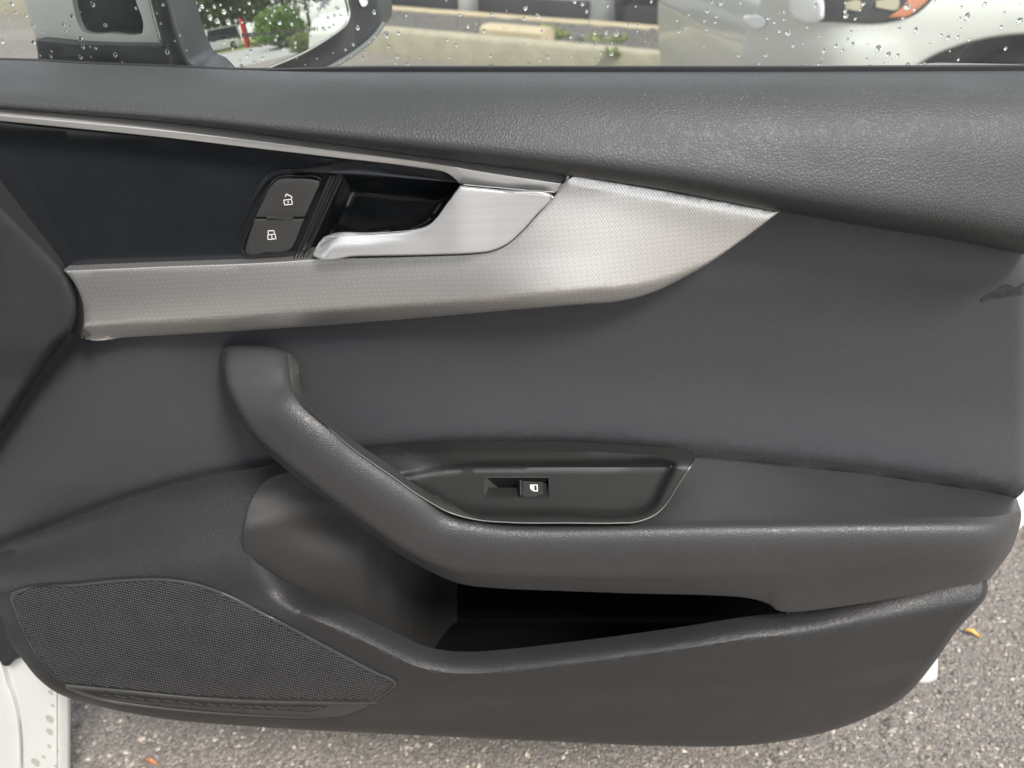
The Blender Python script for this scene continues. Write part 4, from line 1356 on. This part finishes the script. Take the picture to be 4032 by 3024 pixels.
# the rest of the car: open door bay, seat, rear door, roof (all behind the photographer's left shoulder)
HG = np.array([-0.70, -0.03, 0.0]); CU = np.array([math.cos(R(-65)), math.sin(R(-65)), 0]); CI = np.array([-0.906, -0.4226, 0])   # along the side, into the cabin
def CW(s_, d_, z_): return HG + CU * s_ + CI * d_ + np.array([0, 0, z_])
def slab(name, s0, s1, d0, d1, z0, z1, mat, bev=0.02):
    mb = MB(); mb.box((0, 0, 0), (s1 - s0, d1 - d0, z1 - z0), bev=bev)
    V = np.concatenate(mb.V)
    W = np.stack([CW(v[0] + (s0 + s1) / 2, v[1] + (d0 + d1) / 2, v[2] + (z0 + z1) / 2) for v in V])
    return mesh_obj(name, W, mb.F, mat, cb)
slab('sill', 0.05, 2.2, 0.0, 0.14, 0.18, 0.36, M['white'], 0.03)
slab('rear_door', 1.22, 2.25, -0.02, 0.08, 0.37, 0.93, M['white'], 0.03)
slab('rear_window', 1.24, 2.15, 0.02, 0.04, 0.93, 1.34, M['darkglass'], 0.004)
slab('door_pillar', 1.10, 1.22, 0.02, 0.12, 0.36, 1.38, M['darktrim'], 0.02)
slab('roof', 0.62, 2.3, 0.10, 1.45, 1.36, 1.44, M['white'], 0.03)
slab('cabin_floor', 0.05, 2.2, 0.15, 1.7, 0.28, 0.34, M['front'], 0.01)
slab('dashboard', 0.02, 0.42, 0.10, 1.6, 0.62, 0.95, M['front'], 0.06)
slab('seat_cushion', 0.62, 1.12, 0.20, 0.72, 0.36, 0.60, M['front'], 0.07)
slab('seat_back', 1.02, 1.22, 0.20, 0.72, 0.55, 1.18, M['front'], 0.07)
slab('headrest', 1.10, 1.22, 0.34, 0.58, 1.20, 1.36, M['front'], 0.05)
slab('far_side', 0.05, 2.2, 1.60, 1.70, 0.30, 0.95, M['front'], 0.02)
mb = MB(); mb.tube([CW(-0.05, 0.06, 0.93), CW(0.35, 0.12, 1.22), CW(0.75, 0.20, 1.40)], 0.04, 8); mb.build('front_pillar', M['white'], cb)
# water beads on the sill
for (a, b, c) in ((200, 2726, 16), (208, 2778, 12), (196, 2830, 26), (196, 2880, 22), (194, 2938, 14), (172, 2980, 12), (140, 3000, 26), (218, 3016, 10), (228, 2956, 8)):
    if a == 200 and b == 2726:
        fme = dme[0].copy(); fme.materials.clear(); fme.materials.append(M['film'])
    o = bpy.data.objects.new('water_bead', fme); col.objects.link(o)
    c_ = P(a, b, 0.0395); r_ = c / 2 / F * np.linalg.norm(c_ - CAM)
    o.location = c_; o.scale = (r_, r_ * 0.3, r_ * 1.5); o.rotation_euler = (0, 0, math.pi)
    tag(o, 'flat water bead on the white car sill', 'raindrop', 'water beads on the white sill')

# ================================================================== ground and background
gs_ = 90.0
tag(mesh_obj('ground', [(-gs_, -gs_, 0), (gs_, -gs_, 0), (gs_, gs_, 0), (-gs_, gs_, 0)], [(0, 1, 2, 3)], M['asphalt'], smooth=False), kind='structure')
# loose aggregate proud of the asphalt, where it can be seen
NST = 60000
gx = rng.uniform(-0.75, 1.5, NST); gy = rng.uniform(0.02, 1.7, NST)
keep = rng.uniform(0, 1, NST) < np.clip(1.6 - gy * 0.75, 0.15, 1)
gx, gy = gx[keep], gy[keep]
n_ = len(gx)
rad = rng.gamma(3.0, 0.00046, n_) + 0.0008
octa = np.array([(1, 0, 0), (-1, 0, 0), (0, 1, 0), (0, -1, 0), (0, 0, 1), (0, 0, -1)], float)
ang = rng.uniform(0, 6.28, n_)
V = np.repeat(octa[None], n_, 0) * (1 + rng.uniform(-0.35, 0.35, (n_, 6, 1)))
V = V + rng.uniform(-0.25, 0.25, (n_, 6, 3))
V = V * np.stack([rad * rng.uniform(.8, 1.5, n_), rad, rad * 0.7], 1)[:, None]
c_, s_ = np.cos(ang)[:, None], np.sin(ang)[:, None]
X = V[..., 0] * c_ - V[..., 1] * s_; Y = V[..., 0] * s_ + V[..., 1] * c_
V = np.stack([X + gx[:, None], Y + gy[:, None], V[..., 2] + rad[:, None] * 0.25], -1).reshape(-1, 3)
of = [(0, 2, 4), (2, 1, 4), (1, 3, 4), (3, 0, 4), (2, 0, 5), (1, 2, 5), (3, 1, 5), (0, 3, 5)]
Fa = (np.array(of)[None] + np.arange(n_)[:, None, None] * 6).reshape(-1, 3)
tag(mesh_obj('asphalt_aggregate', V, Fa.tolist(), M['stones'], smooth=False), kind='stuff')


def leaf_thing(name, px, py, length, wid, rz, mat, label):
    c = G(px, py, 0.006)
    n = 9
    V = []; Fs = []
    for i in range(n):
        t = i / (n - 1)
        ww = wid * (math.sin(math.pi * min(1, t * 0.95 + 0.05)) ** 0.8) * (1 + 0.35 * (-1) ** i * 0.6)
        for s in (-1, 0, 1):
            V.append(((t - .5) * length, s * ww, 0.004 * math.sin(t * 5) + 0.003 * abs(s)))
    for i in range(n - 1):
        for s in range(2): Fs.append((i * 3 + s, (i + 1) * 3 + s, (i + 1) * 3 + s + 1, i * 3 + s + 1))
    V += [(v[0], v[1], v[2] - 0.0006) for v in V]
    k = n * 3
    Fs += [tuple(q + k for q in f[::-1]) for f in Fs]
    me = bpy.data.meshes.new(name); me.from_pydata(V, [], Fs); me.materials.append(mat)
    o = bpy.data.objects.new(name, me); col.objects.link(o)
    o.location = c; o.rotation_euler = (0, 0, rz)
    return tag(o, label, 'leaf')


leaf_thing('fallen_leaf', 3832, 2495, 0.026, 0.0045, R(-22), M['leaf'], 'small yellow leaf lying on the asphalt right of the door')
leaf_thing('leaf_scrap', 598, 3003, 0.020, 0.003, R(-8), M['leaf2'], 'brown leaf scrap on the asphalt near the bottom edge')

# kerb line (traced on the ground)
Ka = G(1500, 216); Kb = G(2010, 272)
kd = (Kb - Ka); kd[2] = 0; kd /= np.linalg.norm(kd)
kn = np.array([-kd[1], kd[0], 0]);
if kn[1] < 0: kn = -kn
kz = math.atan2(kd[1], kd[0])
def KP(s, t, z=0.0): return Ka + kd * s + kn * t + np.array([0, 0, z])


def ext_profile(name, prof, s0, s1, mat, nseg=40, jit=0.0):
    V = []
    ss = np.linspace(s0, s1, nseg)
    for s in ss:
        for (t, z) in prof:
            V.append(KP(s, t + rng.normal(0, jit), z + rng.normal(0, jit)))
    k = len(prof)
    Fs = grid_faces(nseg, k)
    Fs += [tuple(range(k)), tuple((nseg - 1) * k + i for i in range(k))[::-1]]
    return mesh_obj(name, V, Fs, mat)


H1 = 0.20
tag(ext_profile('kerb', [(0, -0.02), (0.0, H1 - 0.03), (0.012, H1 - 0.008), (0.035, H1), (0.15, H1), (0.15, -0.02)], -9, 7, M['concrete'], jit=0.001), kind='structure')
tag(ext_profile('planting_bed', [(0.152, 0.0)] + [(0.152 + 0.98 * i / 12, 0.165 + 0.03 * math.sin(i * 1.3)) for i in range(13)] + [(1.14, 0.0)], -9, 7, M['mulch'], 220, 0.012), kind='structure')
tag(ext_profile('far_kerb', [(1.14, -0.02), (1.14, 0.19), (1.155, 0.205), (1.28, 0.205), (1.29, -0.02)], -9, 2.15, M['timber'], jit=0.001), kind='structure')
# lighter strip of paving in front of the kerb
def kerb_s(px, py, z):
    q = G(px, py, z) - Ka
    return q.dot(kd), q.dot(kn)


# wheel stop lying on the bed
s_a, t_a = kerb_s(1905, 110, 0.24); s_b, t_b = kerb_s(2115, 132, 0.24)
mb = MB()
cs = KP((s_a + s_b) / 2, (t_a + t_b) / 2 + 0.10, 0.20)
L_ = abs(s_b - s_a) + 0.05
for q in (0,):
    prof = [(-0.10, -0.06), (-0.10, 0.035), (-0.05, 0.062), (0.07, 0.062), (0.10, 0.03), (0.10, -0.06)]
    V = []
    for s in (-L_ / 2, L_ / 2):
        for t, z in prof: V.append(cs + kd * s + kn * t + np.array([0, 0, z]))
    k = len(prof)
    Fs = [(i, (i + 1) % k, k + (i + 1) % k, k + i) for i in range(k)] + [tuple(range(k)), tuple(range(2 * k - 1, k - 1, -1))]
ws = mesh_obj('wheel_stop', V, Fs, M['timber'], smooth=False)
tag(ws, 'pale concrete wheel stop lying on the mulch bed behind the kerb', 'wheel stop')


def leaf_cloud(n, cen, rad, size, seed, shape=1.0, hollow=0.0):
    g = np.random.default_rng(seed)
    u = g.normal(size=(n, 3)); u /= np.linalg.norm(u, axis=1)[:, None]
    r_ = (g.uniform(hollow ** 3, 1, n)) ** (1 / 3)
    lump = 1 + 0.16 * np.sin(u[:, 0] * 5 + seed) * np.cos(u[:, 1] * 4 + 1.3 * seed) + 0.12 * np.sin(u[:, 2] * 7 + seed * 2)
    c = np.array(cen) + u * (r_ * lump)[:, None] * np.array(rad)
    a = g.normal(size=(n, 3)); a /= np.linalg.norm(a, axis=1)[:, None]
    b = np.cross(a, g.normal(size=(n, 3))); b /= np.linalg.norm(b, axis=1)[:, None]
    s = size * g.uniform(0.6, 1.4, n)[:, None]
    V = np.stack([c + a * s, c + b * s * 0.55, c - a * s, c - b * s * 0.55], 1).reshape(-1, 3)
    Fs = (np.arange(n)[:, None] * 4 + np.arange(4)[None]).tolist()
    return V, Fs


def weed(px, py, r_, label, seed):
    s, t = kerb_s(px, py, 0.20)
    c = KP(s, t, 0.17)
    V, Fs = leaf_cloud(90, c + np.array([0, 0, r_ * 0.5]), (r_ * 2.2, r_ * 1.2, r_ * 0.8), 0.016, seed)
    o = mesh_obj('weed_tuft', V, Fs, M['weed'], smooth=False)
    tag(o, label, 'weed', 'weeds in the mulch bed')


weed(2160, 112, 0.05, 'bright green weed tuft at the end of the pale wheel stop', 1)
weed(2215, 128, 0.035, 'low green weed just right of the wheel stop weed', 2)
weed(2340, 155, 0.06, 'widest green weed clump in the middle of the mulch bed', 3)
weed(2435, 145, 0.035, 'small weed standing right of the wide clump', 4)
weed(2417, 197, 0.035, 'green weed growing against the near kerb', 5)
weed(2745, 168, 0.035, 'pale weed at the gap end of the far kerb', 6)
weed(2675, 215, 0.025, 'faint small weed low in the bed near the silver car', 7)

# ---- generic parked car
def car(name, label, loc, rz, paint, L=4.5, Wd=1.82, Hh=1.45, van=False, clr=0.12, group=None, lamp=True):
    t = empty(name, loc, label, 'car', group, (0, 0, rz))
    h = L / 2
    wb = 0.30 * L
    rw = 0.33
    def arch(cx): return [(cx + (rw + .05) * math.cos(a), rw + (rw + .05) * math.sin(a)) for a in np.linspace(-0.35, math.pi + 0.35, 14)]
    low = [(h - 0.10, clr), (h - 0.01, 0.30), (h, 0.55), (h - 0.06, 0.72), (h - 0.35, 0.84), (h - 1.15, 0.93), (-h + 0.75, 0.96), (-h + 0.05, 0.93), (-h, 0.62), (-h + 0.08, 0.22), (-h + 0.2, clr)]
    pts = low + [q for q in arch(-wb)[::-1] if q[1] > clr] + [q for q in arch(wb)[::-1] if q[1] > clr]
    pts = np.array(pts)
    vs = [(-1, 0.90), (-.985, .955), (-.94, .985), (-.8, 1), (-.4, 1), (0, 1), (.4, 1), (.8, 1), (.94, .985), (.985, .955), (1, 0.90)]
    V = []
    for v, k in vs:
        e = np.clip((np.abs(pts[:, 0]) - (h - 0.75)) / 0.75, 0, 1)
        x = pts[:, 0] - np.sign(pts[:, 0]) * e * 0.42 * abs(v) ** 3.2
        z = np.where(pts[:, 1] > 0.6, 0.6 + (pts[:, 1] - 0.6) * (k * 1.0), pts[:, 1])
        y = v * Wd / 2 * (1 - 0.05 * np.clip((pts[:, 1] - 0.65) / 0.3, 0, 1) - 0.04 * np.clip((0.4 - pts[:, 1]) / 0.3, 0, 1))
        V += [(a, b, c) for a, b, c in zip(x, y, z)]
    n = len(pts)
    Fs = [(i * n + j, i * n + (j + 1) % n, (i + 1) * n + (j + 1) % n, (i + 1) * n + j) for i in range(len(vs) - 1) for j in range(n)]
    Fs += [tuple(range(n))[::-1], tuple((len(vs) - 1) * n + j for j in range(n))]
    mesh_obj('body', V, Fs, paint, t, sharp=35, world=False)
    # greenhouse
    if van: gp = [(h - 0.9, .92), (h - 1.35, Hh), (-h + 0.12, Hh), (-h + 0.04, .92)]
    else: gp = [(h - 1.15, .92), (h - 1.85, Hh), (-h + 1.2, Hh - .02), (-h + 0.55, .94)]
    V = []
    for v in (-1, 1):
        for x, z in gp: V.append((x, v * Wd / 2 * (0.93 if z < 1 else 0.74), z))
    mesh_obj('windows', V, [(3, 2, 1, 0), (4, 5, 6, 7), (0, 1, 5, 4), (1, 2, 6, 5), (2, 3, 7, 6)], M['darkglass'], t, smooth=False, world=False)
    mb = MB()
    x0, x1 = gp[2][0] - .02, gp[1][0] + .05
    mb.box(((x0 + x1) / 2, 0, Hh + .01), (x1 - x0 + .04, Wd * 0.77, 0.07), bev=0.03)
    for v in (-1, 1):
        for (a, b) in ((gp[0], gp[1]), (gp[3], gp[2])):
            mb.tube([(a[0], v * Wd / 2 * .935, a[1]), (b[0], v * Wd / 2 * .75, b[1])], 0.045, 6)
    mb.build('roof', paint, t, world=False)
    mb = MB(); mb.box((h - 0.06, 0, 0.58), (0.12, Wd * .52, 0.20), bev=0.03); mb.build('grille', M['darktrim'], t, world=False)
    mb = MB(); mb.box((h - 0.045, 0, 0.19), (0.13, Wd * .62, 0.30), bev=0.03); mb.build('lower_intake', M['darktrim'], t, world=False)
    for s in (-1, 1):
        mb = MB(); mb.box((h - 0.19, s * Wd * .37, 0.70), (0.26, Wd * .17, 0.12), rz=-s * 0.55, bev=0.035)
        mb.build('headlight', M['lampwhite'], t, world=False)
        mb = MB(); mb.box((-h + 0.12, s * Wd * .40, 0.80), (0.2, Wd * .15, 0.14), rz=s * 0.4, bev=0.03)
        mb.build('tail_light', M['red'], t, world=False)
    for cx in (-wb, wb):
        for s in (-1, 1):
            yw = s * (Wd / 2 - 0.12)
            V = []; pr = [(0.20, -.1), (0.31, -.105), (rw, -.085), (rw, .085), (0.31, .105), (0.20, .1)]
            for k in range(24):
                a = 2 * math.pi * k / 24
                for r_, o_ in pr: V.append((cx + r_ * math.cos(a), yw + o_, rw + r_ * math.sin(a)))
            m_ = len(pr)
            Fs = [(k * m_ + j, k * m_ + (j + 1) % m_, ((k + 1) % 24) * m_ + (j + 1) % m_, ((k + 1) % 24) * m_ + j) for k in range(24) for j in range(m_)]
            wo = mesh_obj('wheel', V, Fs, M['tyre'], t, world=False)
            mb = MB()
            for k in range(5):
                a = 2 * math.pi * k / 5
                mb.tube([(cx + .04 * math.cos(a), yw + s * .07, rw + .04 * math.sin(a)), (cx + .205 * math.cos(a), yw + s * .08, rw + .205 * math.sin(a))], 0.025, 6)
            mb.tube([(cx, yw + s * .03, rw), (cx, yw + s * .09, rw)], 0.06, 10)
            mb.build('rim', M['rim'], wo, world=False)
    return t


silver = plain('silver_beige_paint', (0.60, 0.61, 0.575), 0.30, 0.25, var=0.02, coat=0.5)
palegrey = plain('pale_grey_paint', (0.60, 0.62, 0.60), 0.3, 0.1, var=0.03, coat=0.5)
blackpaint = plain('black_paint', (0.02, 0.022, 0.024), 0.25, var=0.1, coat=0.6)
# three cars nosed up to the far kerb
face = math.atan2(-kn[1], -kn[0])


def nose_in(px, Lc, off, **k):
    s, t = kerb_s(px, 60, 0.2)
    c = KP(s, 1.30 + off + Lc / 2, 0.0)
    return (c[0], c[1], 0.0), face


p_, r_ = nose_in(2088, 4.6, 0.05)
car('pale_car', 'pale silver car with a black front intake nosed up behind the wheel stop', p_, r_, palegrey, 4.6, 1.8, 1.6, clr=0.05)
p_, r_ = nose_in(2830, 4.5, 0.02)
car('black_car', 'black car parked beyond the far kerb next to the silver car', p_, r_, blackpaint, 4.5, 1.8, 1.5, clr=0.06)
p_, r_ = nose_in(1370, 4.5, 0.1)
car('grey_car', 'white car behind the mulch bed beside the wing mirror', p_, r_, M['white'], 4.5, 1.8, 1.5, clr=0.05)

# ---- neighbouring silver car (side on, nose to the left), 1.95 m beyond the door
YC = 1.95
sc_ = empty('silver_car', (3.0, YC + 0.9, 0), 'silver car parked alongside with an amber-cornered headlight and open wheel arch', 'car')


def y_side(x, y):
    n_ = np.clip((3380 - x) / 480, 0, 1.2)
    return YC + 0.34 * n_ ** 2 + 0.10 * np.clip((60 - y) / 320, 0, 1) ** 2 - 0.012 * np.exp(-((y - 215) / 40.) ** 2) * (x < 3560)


side = [(2906, 820, 1), (2900, 420), (2902, 300), (2925, 160), (2965, 60), (3030, -60), (3150, -150), (3600, -215), (4300, -260), (8300, -260), (8640, -150), (8750, 200), (8700, 800, 1), (7620, 850, 1), (7600, 430), (7440, 240), (7050, 140), (6650, 240), (6500, 430), (6480, 850, 1), (4620, 850, 1), (4600, 430), (4530, 300), (4380, 190), (4200, 142), (4032, 136), (3900, 150), (3760, 186), (3640, 240), (3560, 302), (3490, 420), (3480, 850, 1)]
field('body', side, y_side, silver, sc_, step=70, skirt=1.7, edge=(14, 0.012))
field('arch_liner', [(3440, 880, 1), (3440, 100, 1), (4660, 100, 1), (4660, 880, 1)], lambda x, y: YC + 0.22 + 0 * x, M['darktrim'], sc_, step=200, skirt=0.02)
field('hood', [(3030, -60, 1), (3600, -230), (4600, -330, 1), (4600, -200, 1), (3300, -120)], lambda x, y: YC + 0.10 + 0.0 * x, silver, sc_, step=120, skirt=1.5)
field('windows', [(4700, -262, 1), (5400, -900), (6600, -1000), (7700, -700), (8300, -262, 1)], lambda x, y: YC + 0.14 + 0.15 * (-262 - y) / 700, M['darkglass'], sc_, step=200, skirt=1.4)
field('headlight_housing', [(3222, -50, 1), (3720, -70, 1), (3650, 22), (3600, 60), (3540, 80), (3222, 86, 1)], lambda x, y: y_side(x, y) - 0.006, M['darktrim'], sc_, step=40, skirt=0.02, edge=(8, 0.004))
field('headlight', [(3112, -50, 1), (3232, -50, 1), (3246, 40), (3240, 76), (3222, 86), (3150, 86), (3118, 64), (3108, 20)], lambda x, y: y_side(x, y) - 0.016, M['lampwhite'], sc_, step=20, skirt=0.03, edge=(22, 0.012))
field('lamp_trim', [(3330, 10, 1), (3390, 8), (3390, 34), (3330, 36, 1)], lambda x, y: y_side(x, y) - 0.012, M['concrete'], sc_, step=14, skirt=0.01)
field('lamp_trim', [(3450, 4, 1), (3540, 0), (3540, 26), (3450, 30, 1)], lambda x, y: y_side(x, y) - 0.012, M['concrete'], sc_, step=14, skirt=0.01)
field('side_marker', [(3496, 70, 1), (3550, 30), (3600, -50, 1), (3690, -50, 1), (3630, 24), (3570, 66)], lambda x, y: y_side(x, y) - 0.013, M['amber'], sc_, step=20, skirt=0.01, edge=(8, 0.004))
field('fog_lamp', [(2932, 72), (2962, 60), (3000, 66), (3014, 96), (2996, 112), (2950, 104)], lambda x, y: y_side(x, y) - 0.012, M['lampwhite'], sc_, step=12, skirt=0.02, edge=(10, 0.006))
for wpx in (4050, 7050):
    wc = P(wpx, 600, YC + 0.12); wc[2] = 0.335
    pr_ = [(0.22, -.1), (0.32, -.11), (0.345, -.08), (0.345, .09), (0.32, .11), (0.22, .1)]
    V = []
    for k in range(32):
        a = 2 * math.pi * k / 32
        for r_, o_ in pr_: V.append((wc[0] + r_ * math.cos(a), wc[1] + o_, wc[2] + r_ * math.sin(a)))
    Fs = [(k * 6 + j, k * 6 + (j + 1) % 6, ((k + 1) % 32) * 6 + (j + 1) % 6, ((k + 1) % 32) * 6 + j) for k in range(32) for j in range(6)]
    wo = mesh_obj('wheel', V, Fs, M['tyre'], sc_)
    mb = MB()
    for k in range(5):
        a = 2 * math.pi * k / 5
        mb.tube([wc + np.array([.04 * math.cos(a), -.07, .04 * math.sin(a)]), wc + np.array([.225 * math.cos(a), -.08, .225 * math.sin(a)])], 0.025, 6)
    mb.build('rim', M['rim'], wo)
# ---- mirror scene: what stands behind the photographer
def up_at(p, r_, px, py):
    """height seen in the mirror at the ground distance of p."""
    q, d = mirror_hit(np.array([float(px)]), np.array([float(py)]))
    q, d = q[0], d[0]
    k = np.linalg.norm((p - q)[:2]) / np.linalg.norm(d[:2])
    return (q + d * k)[2]


def bush(name, px, py_base, px_l, px_r, py_top, label, seed, mat, n=5200):
    p, r_ = mirror_ground(px, py_base)
    zt = up_at(p, r_, px, py_top)
    a, da = mirror_hit(np.array([float(px_l)]), np.array([float(py_base)])); b, db = mirror_hit(np.array([float(px_r)]), np.array([float(py_base)]))
    D_ = np.linalg.norm((p - a[0])[:2])
    ang_ = math.acos(np.clip((da[0][:2] / np.linalg.norm(da[0][:2])).dot(db[0][:2] / np.linalg.norm(db[0][:2])), -1, 1))
    wdt = D_ * ang_ / 2
    t = empty(name, (p[0], p[1], 0), label, 'bush')
    V, Fs = leaf_cloud(n, (0, 0, zt * 0.52), (wdt, wdt, zt * 0.5), max(0.03, wdt * 0.045), seed, hollow=0.75)
    mesh_obj('foliage', V, Fs, mat, t, smooth=False, world=False)
    V, Fs = leaf_cloud(n // 4, (0, 0, zt * 0.5), (wdt * .8, wdt * .8, zt * 0.42), max(0.05, wdt * 0.09), seed + 1)
    mesh_obj('inner_foliage', V, Fs, mat, t, smooth=False, world=False)
    mb = MB()
    for k in range(5):
        a_ = k * 1.26
        mb.tube([(0.05 * math.cos(a_), 0.05 * math.sin(a_), -0.05), (wdt * .3 * math.cos(a_), wdt * .3 * math.sin(a_), zt * .5)], 0.02, 6)
    mb.build('stem', M['bark'], t, world=False)
    return p, zt, wdt


bush('round_bush', 1120, 185, 1012, 1225, 22, 'big round green bush reflected in the middle of the wing mirror', 11, M['leafgreen'])
bush('small_bush', 1190, 215, 1140, 1238, 118, 'lower light green bush in front of the big round one', 12, M['weed'], 2600)


def tree(px, dist, hgt, cr, seed, label):
    q, d = mirror_hit(np.array([float(px)]), np.array([100.0]))
    d = d[0]; q = q[0]
    u = d[:2] / np.linalg.norm(d[:2])
    p = (q[0] + u[0] * dist, q[1] + u[1] * dist, 0)
    t = empty('tree', p, label, 'tree', 'trees across the road')
    g = np.random.default_rng(seed)
    mb = MB()
    mb.tube([(0, 0, -.1), (.1, .05, hgt * .3), (.0, .1, hgt * .6), (0.1, 0, hgt * .85)], [hgt * .03, hgt * .024, hgt * .015, hgt * .006], 8)
    for k in range(6):
        a = g.uniform(0, 6.28); z = hgt * g.uniform(.3, .65)
        mb.tube([(0.05, 0.05, z), (cr * .5 * math.cos(a), cr * .5 * math.sin(a), z + hgt * .14), (cr * .85 * math.cos(a), cr * .85 * math.sin(a), z + hgt * .2)], [hgt * .011, hgt * .007, .02], 6)
    mb.build('trunk', M['bark'], t, world=False)
    VV = []; FF = []; nn = 0
    for k in range(9):
        a = g.uniform(0, 6.28); rr2 = cr * g.uniform(0.1, .62)
        c = (rr2 * math.cos(a), rr2 * math.sin(a), hgt * g.uniform(.32, .9))
        v, f = leaf_cloud(420, c, (cr * .5, cr * .5, hgt * .17), hgt * 0.022, seed * 20 + k, hollow=.3)
        VV.append(v); FF += [[q + nn for q in ff] for ff in f]; nn += len(v)
    mesh_obj('crown', np.concatenate(VV), FF, M['treegreen'], t, smooth=False, world=False)


for i, (px, dist, hgt, cr) in enumerate(((640, 44, 9, 3.6), (735, 50, 11, 4.2), (815, 46, 8, 3.4), (885, 52, 12, 4.5), (960, 48, 10, 4), (1040, 54, 12, 4.6), (1130, 50, 11, 4.4), (1220, 46, 9, 3.8), (1300, 50, 10, 4), (1390, 52, 11, 4.2), (1480, 48, 10, 4))):
    tree(px, dist, hgt, cr, 30 + i, 'leafy green tree in the row across the road, seen in the wing mirror')
# road, verge and van
pv, rv = mirror_ground(870, 168)
u = rv[:2] / np.linalg.norm(rv[:2]); nrm2 = np.array([-u[1], u[0]])
def strip(name, d0, d1, mat, z, half=60):
    q = mirror_hit(np.array([900.]), np.array([100.]))[0][0][:2]
    # across the view, slightly turned
    t_ = nrm2 * math.cos(0.18) + u * math.sin(0.18); f_ = np.array([t_[1], -t_[0]])
    if f_.dot(u) < 0: f_ = -f_
    V = [(*(q + f_ * d + t_ * s), z) for d, s in ((d0, -half), (d0, half), (d1, half), (d1, -half))]
    return tag(mesh_obj(name, V, [(0, 1, 2, 3)], mat, smooth=False), kind='structure')


dv_ = 40.0
pv = mirror_hit(np.array([870.]), np.array([168.]))[0][0] + np.array([u[0], u[1], 0]) * dv_
strip('road', dv_ * 0.36, dv_ * 0.80, M['lightroad'], 0.004)
strip('grass_verge', dv_ * 0.84, dv_ * 2.6, M['verge'], 0.008)
van_L = 4.6
ang_t = math.atan2(nrm2[1], nrm2[0])
car('white_van', 'white van parked by the grass verge, reflected at the left of the wing mirror', (pv[0] + u[0] * 1.2, pv[1] + u[1] * 1.2, 0), ang_t + 0.12 + math.pi, M['white'], 4.8, 1.9, 1.9, van=True)
q_, d_ = mirror_hit(np.array([968.]), np.array([160.])); u3 = d_[0][:2] / np.linalg.norm(d_[0][:2])
pr = np.array([q_[0][0] + u3[0] * 36, q_[0][1] + u3[1] * 36, 0])
mb = MB(); hz = 2.2
rp = empty('red_post', (pr[0], pr[1], 0), 'red post standing on the verge beside the white van', 'post')
mb.tube([(0, 0, -.05), (0, 0, hz * 0.9), (0, 0, hz)], [0.22, 0.22, 0.12], 10); mb.build('shaft', M['red'], rp, world=False)
mb = MB(); mb.tube([(-.5, 0, hz * .72), (.5, 0, hz * .72)], 0.12, 8); mb.build('cap', M['red'], rp, world=False)
